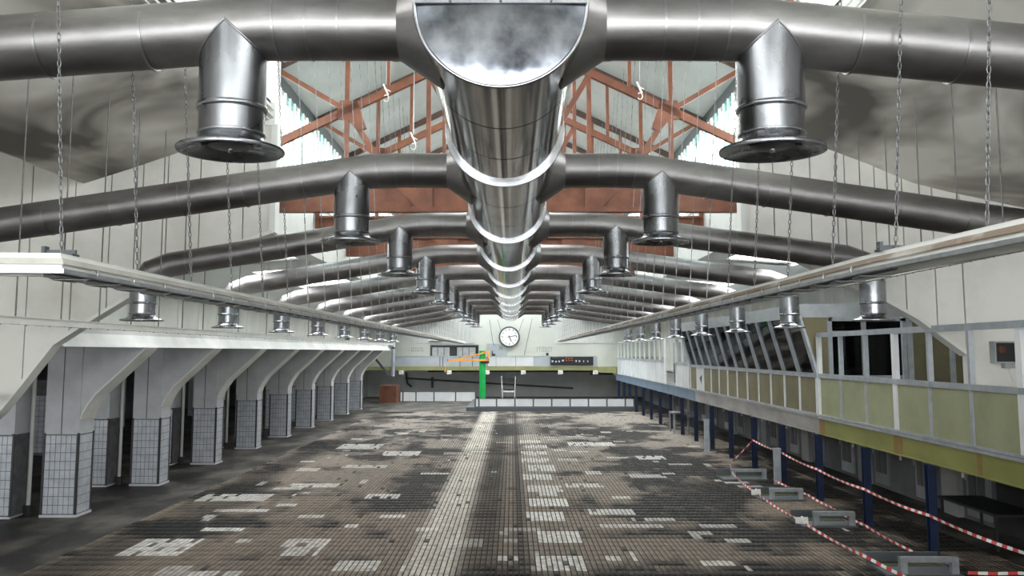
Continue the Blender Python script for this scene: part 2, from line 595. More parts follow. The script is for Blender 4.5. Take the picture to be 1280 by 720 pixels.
for (bx, by, hx, hy) in blocks:
    w = (np.abs(cx - bx) < hx) & (np.abs(cy - by) < hy) & (rng.random(n_t) < 0.9)
    white = np.maximum(white, w * (0.5 + 0.25 * rng.random()))
for q in range(150):
    bx = rng.uniform(-7.8, 4.5) if q % 5 else rng.uniform(4, 8)
    by = rng.uniform(15, 48)
    hx = rng.choice([0.05, 0.1, 0.16, 0.26, 0.4])
    hy = rng.choice([0.1, 0.1, 0.2, 0.3])
    w = (np.abs(cx - bx) < hx) & (np.abs(cy - by) < hy)
    white = np.maximum(white, w * rng.uniform(0.3, 0.65))
wc = np.array([0.85, 0.83, 0.80]) * (0.8 + 0.2 * tone)[:, None]
colr = colr * (1 - white[:, None]) + wc * white[:, None]
miss = (rng.random(n_t) < 0.012 + 0.05 * (dirt < 0.1))
colr[miss & (white == 0)] *= 0.15
gx = 0.024
zt = 0.009 + 0.003 * np.repeat(rng.random(nx), ny)
open_j = np.where(rng.random(n_t) < 0.10, 0.014, 0.0)
ax, bx_, ay, by_ = cx - px / 2 + gx / 2, cx + px / 2 - gx / 2, cy - py / 2 + open_j, cy + py / 2
zz = np.zeros(n_t)
V = np.empty((n_t, 8, 3))
for k, (xx, yy, z_) in enumerate([(ax, ay, zz), (bx_, ay, zz), (bx_, by_, zz), (ax, by_, zz), (ax, ay, zt), (bx_, ay, zt), (bx_, by_, zt), (ax, by_, zt)]):
    V[:, k, 0] = xx
    V[:, k, 1] = yy
    V[:, k, 2] = z_
FQ = np.array([(4, 5, 6, 7), (0, 1, 5, 4), (1, 2, 6, 5), (2, 3, 7, 6), (3, 0, 4, 7)])
F = (np.arange(n_t)[:, None, None] * 8 + FQ[None]).reshape(-1, 4)
me = bpy.data.meshes.new('tile_field')
me.vertices.add(n_t * 8)
me.vertices.foreach_set('co', V.reshape(-1))
me.loops.add(F.size)
me.loops.foreach_set('vertex_index', F.reshape(-1).astype(np.int32))
me.polygons.add(len(F))
me.polygons.foreach_set('loop_start', np.arange(0, F.size, 4, dtype=np.int32))
me.polygons.foreach_set('loop_total', np.full(len(F), 4, dtype=np.int32))
me.update(calc_edges=True)
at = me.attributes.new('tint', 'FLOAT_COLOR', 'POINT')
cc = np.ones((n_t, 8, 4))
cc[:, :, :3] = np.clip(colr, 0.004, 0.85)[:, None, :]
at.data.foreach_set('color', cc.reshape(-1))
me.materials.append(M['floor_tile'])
tf = bpy.data.objects.new('tile_field', me)
COL.objects.link(tf)
tf.parent = FLOOR
tf['kind'] = 'stuff'
struct('grout_bed', MB().box(X0, X0 + nx * px, Y0, Y0 + ny * py, 0.0, 0.002), 'tile_bed', FLOOR)

# ------------------------------------------------------------------ shell: near zone
cl = [(-13, 8.7), (-10.43, 8.05), (-9.6, 7.72), (-8.68, 7.40), (-7.7, 7.72), (-6.76, 8.05), (-4.85, 8.75)]
cr = [(4.75, 8.75), (5.95, 8.30), (7.24, 7.80), (8.1, 7.42), (8.85, 7.23), (10.36, 6.90), (13, 6.55)]


def sheet(prof, y0, y1, th, n=1):
    mb = MB()
    k = len(prof)
    vs = []
    for y in (y0, y1):
        vs += [(p[0], y, p[1]) for p in prof]
    mb.add(vs, [(i, i + 1, k + i + 1, k + i) for i in range(k - 1)], True)
    vs2 = [(a, b, c + th) for a, b, c in vs]
    mb.add(vs2, [(i, k + i, k + i + 1, i + 1) for i in range(k - 1)], True)
    return mb


struct('ceiling_left', sheet(cl, -11, YB, 0.15), 'soot')
struct('ceiling_right', sheet(cr, -11, YB, 0.15), 'soot')
struct('wall_left', MB().box(-13.3, -13, -11, YB, 0, 9), 'white_wall')
struct('wall_right', MB().box(13, 13.3, -11, YB, 0, 9), 'white_wall')
# lantern over the near zone
for sx, nm in ((-1, 'left'), (1, 'right')):
    x = XC + sx * 4.85
    struct('wall_%s_lantern' % nm, MB().box(min(x, x + sx * .12), max(x, x + sx * .12), -11, YB, 8.7, 9.1).box(min(x, x + sx * .12), max(x, x + sx * .12), -11, YB, 11.2, 11.8), 'upstand')
def slope_slab(s, xa, xb, ya, yb, th=0.14, up=0.0):
    za, zb = zraf(xa) - 0.02 + up, zraf(xb) - 0.02 + up
    return MB().prism([(XC + s * xa, za), (XC + s * xb, zb), (XC + s * xb, zb + th), (XC + s * xa, za + th)], ya, yb)


roof = None
rl_ = struct('window_7', MB().box(XC - .04, XC + .04, 19, YE, 14.0, 14.12), 'upstand')   # added ridge and slope glazing, hidden from view, to light the floor
bays = [(40, 44), (46, 50), (52, 56), (58, 62), (64, 68), (70, 74)]
for s in (-1, 1):
    for (xa, xb) in ((1.3, 1.6), (4.6, 6.35), (0, 1.3)):
        o = struct('ceiling' if roof is None else 'roof_sheet', slope_slab(s, xa, xb, -11, 19 if xa == 0 else YE + .3), 'roof', roof)
        roof = roof or o
    y = -11
    for (a, b) in bays + [(YE + .3, YE + .3)]:
        if a > y:
            struct('roof_sheet', slope_slab(s, 1.6, 4.6, y, a), 'roof', roof)
        y = b
    for (a, b) in bays:
        struct('pane', slope_slab(s, 1.6, 4.6, a, b, .02, .05), 'pane', rl_)
        for q in (1, 2, 3):
            yy = a + (b - a) * q / 4
            struct('glazing_bar', slope_slab(s, 1.6, 4.6, yy - .03, yy + .03, .08), 'upstand', rl_)
    y = 19
    while y < YE:
        y2 = min(y + 2.5, YE)
        struct('pane', slope_slab(s, .05, 1.3, y + .03, y2 - .03, .02, .05), 'pane', rl_)
        struct('glazing_bar', slope_slab(s, .05, 1.3, y2 - .03, y2 + .03, .08), 'upstand', rl_)
        y = y2
# camera-end wall with big glazing
mb = MB()
mb.box(-13, 13, -11.2, -11, 0, 3.0)
mb.box(-13, -12, -11.2, -11, 3, 9).box(12, 13, -11.2, -11, 3, 9)
mb.box(-12, -5.2, -11.2, -11, 8.2, 9).box(5.2, 12, -11.2, -11, 8.2, 9)
mb.prism([(-6.3, 9.6), (6.1, 9.6), (6.1, 11.2), (0, 14.2), (-6.3, 11.2)], -11.2, -11)
struct('wall_front', mb, 'white_wall')

# ------------------------------------------------------------------ cross wall (frontal) with its knees
LKNEE = [(-4.85, 14), (-4.83, 6.41), (-5.6, 6.15), (-6.6, 5.62), (-7.67, 5.1), (-8.36, 4.67), (-9.13, 4.16), (-9.83, 3.21), (-10.15, 2.8), (-10.55, 2.45), (-10.55, 0)]
RKNEE = [(4.69, 14), (4.67, 6.41), (5.6, 5.95), (6.78, 5.32), (7.45, 5.04), (8.09, 4.68), (9.06, 3.95), (9.06, 2.25)]


def interp(pts, x):
    for (a, za), (b, zb) in zip(pts[:-1], pts[1:]):
        lo, hi = min(a, b), max(a, b)
        if lo - 1e-9 <= x <= hi + 1e-9 and hi - lo > 1e-6:
            return za + (zb - za) * (x - a) / (b - a)
    return pts[-1][1]


def kneepart(name, knee, topf, edges, cat_struct, thick=0.22):
    """the wall is made of upright panels with open joints between them"""
    backing = MB()
    par = None
    prof = knee[1:]
    for q in range(len(edges) - 1):
        xa, xb = edges[q], edges[q + 1]
        xs = sorted([xa, xb] + [p[0] for p in prof if min(xa, xb) < p[0] < max(xa, xb)] + [p[0] for p in topf if min(xa, xb) < p[0] < max(xa, xb)])
        g = 0.012
        xs[0] += g
        xs[-1] -= g
        low = [(x, interp(prof, x)) for x in xs]
        top = [(x, interp(topf, x) + 0.12) for x in reversed(xs)]
        mb = MB().prism(low + top, YB, YB + thick)
        if par is None:
            par = struct(name, mb, 'white_wall')
        else:
            struct('wall_panel', mb, 'white_wall', par)
    # dark backing seen in the joints
    xs = sorted([p[0] for p in prof] + [p[0] for p in topf])
    xs = [x for x in xs if min(edges) <= x <= max(edges)]
    low = [(x, interp(prof, x) + 0.02) for x in xs]
    top = [(x, interp(topf, x) + 0.1) for x in reversed(xs)]
    struct('joint_backing', MB().prism(low + top, YB + 0.05, YB + thick - 0.04), 'grout', par)
    return par


eL = [-4.84, -5.44, -6.32, -6.98, -7.48, -8.12, -8.84, -9.72, -10.55]
kneepart('wall_left_cross', LKNEE, cl, eL, True)
kneepart('wall_right_cross', RKNEE, cr, [4.68, 5.3, 6.05, 6.75, 7.35, 7.9, 8.5, 9.05], True)
struct('wall_left_cross_end', MB().prism([(-13, 0), (-10.55, 0), (-10.55, 7.95), (-13, 8.8)], YB, YB + .22), 'white_wall')
struct('wall_right_cross_end', MB().prism([(9.07, 2.25), (13, 2.25), (13, 6.7), (9.07, 7.3)], YB, YB + .22), 'white_wall')
# pale edge strips along the knees and jambs
for nm, kn, dz in (('trim_1', LKNEE, 1), ('trim_2', RKNEE, 1)):
    mb = MB()
    pts = kn[1:-1]
    for a, b in zip(pts[:-1], pts[1:]):
        mb.bar((a[0], YB + 0.1, a[1]), (b[0], YB + 0.1, b[1]), 0.34, 0.07, (0, 0, 1))
    struct(nm, mb, 'rail_white')
for nm, sx in (('trim_3', -1), ('trim_4', 1)):
    x = XC + sx * 4.85
    struct(nm, MB().box(x - .1, x + .1, YB - .05, YB + .3, 8.6, 11.4), 'upstand')
    x = XC + sx * 4.76
    struct(nm.replace('3', '5').replace('4', '6'), MB().box(x - .06, x + .06, YB - .03, YB + .28, 6.4, 8.62), 'upstand')

# ------------------------------------------------------------------ shell: far zone
for sx, nm in ((-1, 'left'), (1, 'right')):
    xi = XC + sx * 5.95
    xo = sx * 12.5
    def zc(x):
        return 6.95 - 0.45 * (abs(x) - abs(xi)) / (abs(xo) - abs(xi))
    xa_, xb_ = sx * 6.7, sx * 9.0
    cp = struct('ceiling_%s_aisle' % nm, sheet(sorted([(xb_, zc(xb_)), (xo, zc(xo))]), YB + .2, YE, 0.12), 'upstand')
    struct('roof_sheet', sheet(sorted([(xi, zc(xi)), (xa_, zc(xa_))]), YB + .2, YE, 0.12), 'upstand', cp)
    al = struct('window_%d' % (8 if sx < 0 else 9), MB().box(min(xb_, xb_ + sx * .06), max(xb_, xb_ + sx * .06), YB + .2, YE, zc(xb_) + .0, zc(xb_) + .14), 'upstand')
    y = YB + .2
    while y < YE - 1:
        struct('roof_sheet', sheet(sorted([(xa_, zc(xa_)), (xb_, zc(xb_))]), y, min(y + 2.15, YE), 0.12), 'upstand', cp)
        if y + 2.15 < YE:
            struct('pane', sheet(sorted([(xa_, zc(xa_) + .05), (xb_, zc(xb_) + .05)]), y + 2.15, min(y + 5.15, YE), 0.02), 'pane', al)
            struct('glazing_bar', sheet(sorted([(xa_, zc(xa_)), (xb_, zc(xb_))]), y + 3.62, y + 3.68, 0.08), 'upstand', al)
        y += 5.15
    x2 = xi + sx * 0.12
    up = MB().box(min(xi, x2), max(xi, x2), YB + .2, YE, 6.9, 8.55)
    struct('wall_%s_upstand' % nm, up, 'upstand')
    struct('trim_%s_eave' % nm, MB().box(min(xi, x2), max(xi, x2), YB + .2, YE, 10.85, 11.3), 'eave')
    # side wall of upright panels
    x3 = xo + sx * 0.25
    w = struct('wall_%s_side' % nm, MB().box(min(xo + sx * .04, x3), max(xo + sx * .04, x3), YB, YE, 0 if sx > 0 else 4.55, 6.62), 'grout')
    y = YB + .25
    pm = None
    while y < YE - 0.3:
        ye = min(y + 2.16, YE)
        if pm is None:
            pm = struct('wall_panel', MB().box(min(xo, xo + sx * .06), max(xo, xo + sx * .06), y + .02, y + 2.14, 2.3 if sx > 0 else 4.6, 6.6), 'white_wall', w)
            ybase = y
        else:
            o = bpy.data.objects.new('wall_panel', pm.data)
            COL.objects.link(o)
            o.parent = w
            o.location = (0, y - ybase, 0)
        y += 2.16
    # clerestory window: panes and bars
    win = struct('window_%d' % (1 if sx < 0 else 2), MB().box(xi - .05, xi + .05, YB + .2, YE, 8.5, 8.6), 'upstand')
    bars = MB()
    src = {}
    y = YB + 0.25
    k = 0
    while y < YE - 0.5:
        kindp = 'pane_teal' if (k % 3 == 1 or (k % 7) == 4) else 'pane'
        bars.box(xi - .03, xi + .03, y - .02, y + .02, 8.6, 10.85)
        if kindp not in src:
            src[kindp] = struct('pane', MB().box(xi - .006, xi + .006, y + .02, y + .48, 8.6, 10.85), kindp, win)
            src[kindp + 'y'] = y
        else:
            o = bpy.data.objects.new('pane', src[kindp].data)
            COL.objects.link(o)
            o.parent = win
            o.location = (0, y - src[kindp + 'y'], 0)
        y += 0.5
        k += 1
    bars.box(xi - .025, xi + .025, YB + .2, YE, 9.7, 9.74)
    g = bars.build('glazing_bar', 'upstand', win, 'stuff')
    # near lantern window
    xn = XC + sx * 4.9
    win = struct('window_%d' % (3 if sx < 0 else 4), MB().box(xn - .05, xn + .05, -11, YB, 9.05, 9.12), 'upstand')
    pn = None
    for k in range(28):
        y = -10.9 + k * 1.0
        if pn is None:
            pn = struct('pane', MB().box(xn - .006, xn + .006, y + .03, y + .97, 9.12, 11.2), 'pane', win)
            pb = struct('glazing_bar', MB().box(xn - .03, xn + .03, y - .03, y + .03, 9.12, 11.2), 'upstand', win)
        else:
            for s_ in (pn, pb):
                o = bpy.data.objects.new(s_.name.split('.')[0], s_.data)
                COL.objects.link(o)
                o.parent = win
                o.location = (0, k * 1.0, 0)
# camera-end glazing
win = struct('window_5', MB().box(-12, 12, -11.15, -11.05, 2.95, 3.05), 'upstand')
for x in range(-12, 13, 2):
    struct('glazing_bar', MB().box(x - .05, x + .05, -11.15, -11.05, 3.05, 8.2 if abs(x) > 5 else 9.6), 'frame_dark', win)
    if x < 12:
        struct('pane', MB().box(x + .05, x + 1.95, -11.11, -11.09, 3.05, 8.2 if (x < -5 or x > 3) else 9.6), 'pane', win)

# ------------------------------------------------------------------ end wall and lower recess
struct('wall_back', MB().prism([(-13, 2.45), (12.8, 2.45), (12.8, 6.7), (6.1, 7.2), (6.1, 11.2), (XC, 14.2), (-6.2, 11.2), (-6.2, 7.2), (-13, 6.7)], YE, YE + .25), 'end_wall')
struct('wall_back_lower', MB().box(-13, 12.8, 80, 80.3, 0, 2.5), 'under_wall')
struct('wall_left_recess', MB().box(-13.2, -13, 66, 80, 0, 6.2), 'under_wall')
struct('wall_right_recess', MB().box(12.5, 12.7, 66, 80, 0, 2.5), 'under_wall')
struct('floor_end_gallery', MB().box(-13, 12.5, 75.0, 80, 2.45, 2.75), 'beam_olive')
# ribbed sheeting on the end wall
for nm, xa, xb in (('trim_7', -8.6, -3.3), ('trim_8', 3.7, 9.0)):
    p = struct(nm, MB().box(xa, xb, YE - .05, YE, 4.75, 7.4), 'ribs')
    x = xa + 0.1
    r0 = None
    while x < xb - 0.1:
        if r0 is None:
            r0 = struct('rib', MB().box(x, x + .14, YE - .1, YE - .05, 4.75, 7.4), 'ribs', p)
            xr = x
        else:
            o = bpy.data.objects.new('rib', r0.data)
            COL.objects.link(o)
            o.parent = p
            o.location = (x - xr, 0, 0)
        x += 0.38
# strip window in the end wall
w6 = struct('window_6', MB().box(-7.0, -2.95, YE - .02, YE + .01, 3.5, 4.55), 'dark')
struct('window_frame', MB().box(-7.05, -2.9, YE - .12, YE - .0, 4.5, 4.62).box(-7.08, -6.98, YE - .12, YE, 3.5, 4.6).box(-2.97, -2.87, YE - .12, YE, 3.5, 4.6), 'frame_dark', w6)
for x0, x1 in ((-6.9, -6.45), (-6.4, -5.9), (-5.85, -5.4), (-4.75, -4.3), (-4.25, -3.75), (-3.7, -3.15)):
    struct('pane', MB().box(x0, x1, YE - .05, YE - .02, 3.5, 4.4), 'grey_box', w6)

# ------------------------------------------------------------------ left arcade: gallery, columns, annex
struct('floor_upper', MB().box(-14.5, -9.6, YB + .25, 66, 4.11, 4.58), 'fascia')
mb = MB()
mb.prism([(-9.6, 4.11), (-9.05, 4.11), (-9.12, 4.22), (-9.22, 4.40), (-9.24, 4.58), (-9.6, 4.58)], YB + .25, 66)
struct('trim_9', mb, 'fascia')
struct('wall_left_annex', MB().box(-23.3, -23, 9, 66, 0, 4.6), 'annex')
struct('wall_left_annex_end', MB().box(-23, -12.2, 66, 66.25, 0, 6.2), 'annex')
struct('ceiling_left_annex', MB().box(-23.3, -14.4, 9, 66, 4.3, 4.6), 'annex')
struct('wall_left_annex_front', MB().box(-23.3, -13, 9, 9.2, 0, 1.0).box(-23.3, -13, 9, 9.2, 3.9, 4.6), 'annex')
w10 = struct('window_10', MB().box(-23, -13.3, 9.05, 9.15, 1.0, 1.06), 'upstand')  # added window, out of view, to light the annex piers
for k in range(5):
    struct('pane', MB().box(-23 + 1.94 * k + .04, -23 + 1.94 * k + 1.9, 9.09, 9.11, 1.06, 3.9), 'pane', w10)
    struct('glazing_bar', MB().box(-23 + 1.94 * k - .04, -23 + 1.94 * k + .04, 9.05, 9.15, 1.06, 3.9), 'frame_dark', w10)


def tiles_on(par, kind, faces, m, w, h, z0, nz, separate):
    """faces: list of (origin, direction vector, count, normal)"""
    allmb = MB()
    for (o, d, n, nrm) in faces:
        o = Vector(o)
        d = Vector(d)
        nv = Vector(nrm)
        for i in range(n):
            for k in range(nz):
                a = o + d * (i * w + 0.007) + Vector((0, 0, z0 + k * h + 0.007))
                b = o + d * ((i + 1) * w - 0.007) + Vector((0, 0, z0 + k * h + 0.007))
                dz = Vector((0, 0, h - 0.014))
                t = nv * (0.012 + 0.003 * random.random())
                bb = nv * 0.001
                vs = [a + bb, b + bb, b + dz + bb, a + dz + bb, a + t, b + t, b + dz + t, a + dz + t]
                fs = [(4, 5, 6, 7), (0, 1, 5, 4), (1, 2, 6, 5), (2, 3, 7, 6), (3, 0, 4, 7)]
                if separate:
                    MB().add(vs, fs).build('tile', m, par)
                else:
                    allmb.add(vs, fs)
    if not separate:
        allmb.build('tile_cladding', m, par, 'stuff')


def front_column(y, label, sep_tiles):
    xl, xr = -11.47, -10.62
    D = 0.75
    t = thing('concrete_column', label, 'column', (-11.05, y + D / 2, 0), 'tiled columns of the front arcade row')
    MB().box(xl, xr, y, y + D, 0, 4.11).build('shaft', 'concrete', t)
    # haunch: curved foot then a straight raking soffit
    poly = [(xr, 2.35), (xr + .06, 2.52), (xr + .17, 2.72), (xr + .34, 2.96), (-9.16, 4.02), (-9.08, 4.11), (xr, 4.11)]
    MB().prism(poly, y + 0.03, y + D - .03).build('haunch', 'concrete', t)
    mb = MB()
    for a, b in zip(poly[:5], poly[1:6]):
        mb.bar((a[0], y + D / 2, a[1]), (b[0], y + D / 2, b[1]), D - .02, 0.035)
    mb.build('haunch_lit_edge', 'rail_white', t)  # light on the raking underside painted as a white strip
    MB().box(xl + .40, xl + .425, y - .004, y + .01, 2.0, 4.1).build('joint', 'grout', t)
    for xx in (xl - .012, xr - .035):
        MB().box(xx, xx + .05, y - .018, y + .03, 0.06, 2.02).build('corner_guard', 'guard', t)
    MB().box(xr - .03, xr + .018, y + D - .04, y + D + .012, 0.06, 2.02).build('corner_guard', 'guard', t)
    MB().box(xl + .02, xr + .004, y - .004, y + D, 0.05, 1.99).build('grout_bed', 'grout', t)
    MB().box(xl - .02, xr + .03, y - .03, y + D + .02, 0, 0.06).build('plinth', 'concrete', t)
    tiles_on(t, 'tile', [((xl + .045, y - .004, 0), (1, 0, 0), 6, (0, -1, 0)), ((xr + .004, y + .04, 0), (0, 1, 0), 5, (1, 0, 0))], 'tile', 0.1265, 0.21, 0.08, 9, sep_tiles)
    return t


cols = []
for k in range(9):
    y = 21.9 + 5.05 * k
    lab = '%s grey-tiled concrete column of the front arcade row, counted from the camera' % ORD[k]
    if k < 3:
        c = front_column(y, lab, k < 2)
        cols.append(c)
    else:
        c = copy_tree(cols[2], (-11.05, y + .375, 0), lab)
# rear row
rear = None
for k in range(9):
    y = 21.67 + 5.05 * k
    lab = '%s slim tiled column of the rear row, standing in shade behind the arcade' % ORD[k]
    if rear is None:
        xl, xr = -13.0, -12.08
        t = thing('concrete_column', lab, 'column', (-12.5, y + .35, 0), 'tiled columns of the rear row')
        MB().box(xl, xr, y, y + .7, 0, 4.11).build('shaft', 'concrete', t)
        MB().box(xl + .02, xr + .004, y - .004, y + .7, .05, 2.0).build('grout_bed', 'grout', t)
        tiles_on(t, 'tile', [((xl + .04, y - .004, 0), (1, 0, 0), 7, (0, -1, 0))], 'tile', 0.122, 0.21, .08, 9, False)
        MB().box(xr - .05, xr + .012, y - .016, y + .02, .05, 2.02).build('corner_guard', 'guard', t)
        MB().tube([(xr + .16, y + .5, 0.0), (xr + .16, y + .5, 4.05)], .05, 10).build('downpipe', 'rail_white', t)
        MB().box(xr + .08, xr + .24, y + .42, y + .58, 0.0, .25).build('pipe_shoe', 'guard', t)
        rear = t
    else:
        copy_tree(rear, (-12.5, y + .35, 0), lab)
# tiled piers in the annex
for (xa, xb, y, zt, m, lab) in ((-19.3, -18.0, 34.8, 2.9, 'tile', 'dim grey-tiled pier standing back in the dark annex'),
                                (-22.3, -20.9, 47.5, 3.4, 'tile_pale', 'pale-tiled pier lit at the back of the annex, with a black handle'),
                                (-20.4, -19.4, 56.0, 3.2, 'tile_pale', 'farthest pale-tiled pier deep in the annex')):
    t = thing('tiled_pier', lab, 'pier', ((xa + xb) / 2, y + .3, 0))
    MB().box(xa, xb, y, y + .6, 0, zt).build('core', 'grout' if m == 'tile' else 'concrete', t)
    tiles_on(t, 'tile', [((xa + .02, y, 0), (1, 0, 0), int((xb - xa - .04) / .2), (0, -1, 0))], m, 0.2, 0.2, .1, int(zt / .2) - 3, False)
    if 'handle' in lab:
        MB().bar((xa + .5, y - .04, zt - .25), (xa + .95, y - .04, zt - .18), .06, .1).build('handle', 'black', t)
# dark pipes under the gallery
tag(rebase(MB().tube([(-14.2, 24.0, 3.75), (-14.2, 60, 3.75)], .12, 10).build('ceiling_pipe', 'dark'), (-14.2, 24, 3.75)), 'dark pipe running under the gallery soffit behind the columns', 'pipe')
tag(rebase(MB().tube([(-10.05, 17.2, 3.14), (-9.84, 16.9, 3.14)], .09, 16).build('pipe_stub', 'rail_white'), (-10.05, 17.2, 3.14)), 'short white pipe stub poking from the left wall knee', 'pipe')
t = thing('floor_valve', 'thin black valve stand on the floor behind the second arcade column', 'valve', (-11.9, 28.6, 0))
MB().tube([(-11.9, 28.6, 0), (-11.9, 28.6, 1.0)], .035, 8).build('stem', 'black', t)
MB().box(-12.05, -11.75, 28.56, 28.64, .55, .65).build('valve_body', 'black', t)
MB().tube([(-12.03, 28.6, 1.0), (-11.77, 28.6, 1.0)], .025, 8).build('handle', 'black', t)

# ------------------------------------------------------------------ roof trusses
def truss(y, label):
    t = thing('roof_truss', label, 'truss', (XC, y, 7.45), 'red-brown roof trusses')

    def p(x, z):
        return (XC + x, y, z)
    w = 0.10
    for s in (-1, 1):
        MB().bar(p(s * 5.85, 9.13), p(0, 11.94), .14, .19).build('lower_chord', 'rust', t)
        mb = MB().bar(p(s * 6.0, zraf(6.0) - .12), p(0, zraf(0) - .12), .12, .2)
        mb.build('rafter', 'rust_dark', t)
        for x, zb, zt in ((4.04, 7.6, 12.0), (2.0, 7.6, 12.95)):
            MB().bar(p(s * x, zb), p(s * x, zt), .11, .12, (0, 1, 0)).build('post', 'rust', t)
        for x in (3.02, 1.0):
            zc = 9.13 + .4805 * (5.85 - x)
            MB().bar(p(s * x, zc), p(s * x, zraf(x) - .2), .09, .1, (0, 1, 0)).build('strut', 'rust', t)
        MB().bar(p(s * 5.9, 11.1), p(s * 4.04, 10.0), .09, .12).build('brace', 'rust', t)
        MB().bar(p(s * 4.04, 10.0), p(s * 2.45, 7.55), .11, .14).build('brace', 'rust', t)
        MB().bar(p(s * 2.0, 10.9), p(s * 0.1, 7.6), .10, .13).build('brace', 'rust', t)
        MB().bar(p(s * 5.85, 9.13), p(s * 5.85, 7.5), .12, .14, (0, 1, 0)).build('post', 'rust', t)
        g = MB()
        g.prism([(XC + s * 4.32, 9.80), (XC + s * 4.2, 10.25), (XC + s * 3.78, 10.22), (XC + s * 3.55, 9.55), (XC + s * 3.75, 9.45), (XC + s * 4.0, 9.75)], y - .07, y + .07)
        g.build('gusset', 'rust', t)
        g = MB()
        g.prism([(XC + s * 2.78, 8.05), (XC + s * 2.25, 7.52), (XC + s * 1.88, 7.52), (XC + s * 1.88, 8.05)], y - .09, y + .09)
        g.build('gusset', 'rust', t)
    # deep bottom tie: web plate and flanges
    mb = MB().box(XC - 5.9, XC + 5.9, y - .02, y + .02, 7.55, 8.05)
    mb.build('tie_web', 'rust', t)
    MB().box(XC - 5.9, XC + 5.9, y - .13, y + .13, 7.43, 7.55).build('tie_flange', 'rust', t)
    MB().box(XC - 5.9, XC + 5.9, y - .11, y + .11, 8.05, 8.11).build('tie_flange', 'rust', t)
    return t


tr0 = None
for k in range(11):
    y = 21.5 + 5.05 * k
    lab = '%s red-brown lattice roof truss beneath the lantern, counted from the camera' % ORD[k]
    if tr0 is None:
        tr0 = truss(y, lab)
    else:
        copy_tree(tr0, (XC, y, 7.45), lab)
# dark rafters and lean beams over the near lantern
pr0 = None
for k in range(5):
    y = -6 + 5.05 * k
    lab = '%s plain dark rafter pair above the near lantern, counted from the cross wall' % ORD[4 - k]
    if pr0 is None:
        pr0 = thing('rafter_pair', lab, 'rafter', (XC, y, 11.2), 'rafter pairs over the near lantern')
        for s in (-1, 1):
            MB().bar((XC + s * 4.7, y, zraf(4.7) - .18), (XC, y, zraf(0) - .18), .12, .2).build('rafter', 'rust_dark', pr0)
            MB().bar((XC + s * 4.72, y, 11.3), (XC + s * 4.72, y, 8.75), .1, .12, (0, 1, 0)).build('post', 'rust', pr0)
    else:
        copy_tree(pr0, (XC, y, 11.2), lab)

# ------------------------------------------------------------------ main duct
DZ = 6.49
RM = 0.62
bys = [6.7 + 5.15 * k for k in range(10)]
rings = [b - 2.2 for b in bys[1:]]
md = thing('main_duct', 'long polished steel ventilation duct hung along the hall axis', 'duct', (XC, 6.1, DZ))
ys = [6.1] + rings + [53.9]
for a, b in zip(ys[:-1], ys[1:]):
    nseg = 3
    runs = []
    for q in range(nseg):
        u = a + (b - a) * q / nseg
        v = a + (b - a) * (q + 1) / nseg
        runs.append([(RM, u), (RM, v - .012)])
        runs.append([(RM + .004, v - .02), (RM + .004, v)])
    MB().lathe((XC, 0, DZ), runs, 64, 'Y').build('duct_section', 'mirror', md)
f0 = None
for yy in rings:
    if f0 is None:
        f0 = MB().lathe((XC, yy, DZ), [[(RM, -.03), (RM + .045, -.03)], [(RM + .045, -.03), (RM + .05, .0), (RM + .045, .03)], [(RM + .045, .03), (RM, .03)],
                                       [(RM + .006, .03), (RM + .006, .07), (RM, .075)]], 64, 'Y').build('flange', 'flange', md)
        fy = yy
    else:
        o = bpy.data.objects.new('flange', f0.data)
        COL.objects.link(o)
        o.parent = md
        o.location = (0, yy - fy, 0)
# closed near end: shallow dished plate with rolled rim
prof = [(0.0001, -.005), (.2, -.004), (.4, .0), (.58, .008), (.625, .012)]
MB().lathe((XC, 6.08, DZ), [prof], 64, 'Y').build('end_cap', 'cap', md)
MB().torus((XC, 6.085, DZ), RM, .014, 64, 8, 'Y').build('cap_rim', 'flange', md)
mb = MB().box(XC - .615, XC + .615, 6.055, 6.076, DZ - .012, DZ + .012)
mb.build('cap_seam', 'flange', md)
MB().disc((XC, 53.9, DZ), RM, 48, 'Y').build('end_cap', 'mirror', md)
b0 = None
for k in range(7):
    x = XC - .54 + k * .18
    o = MB().lathe((x, 6.05, DZ), [[(.0001, -.006), (.012, 0), (.012, .01)]], 8, 'Y')
    if k in (1, 3, 5):
        o.build('rivet', 'seam', md)


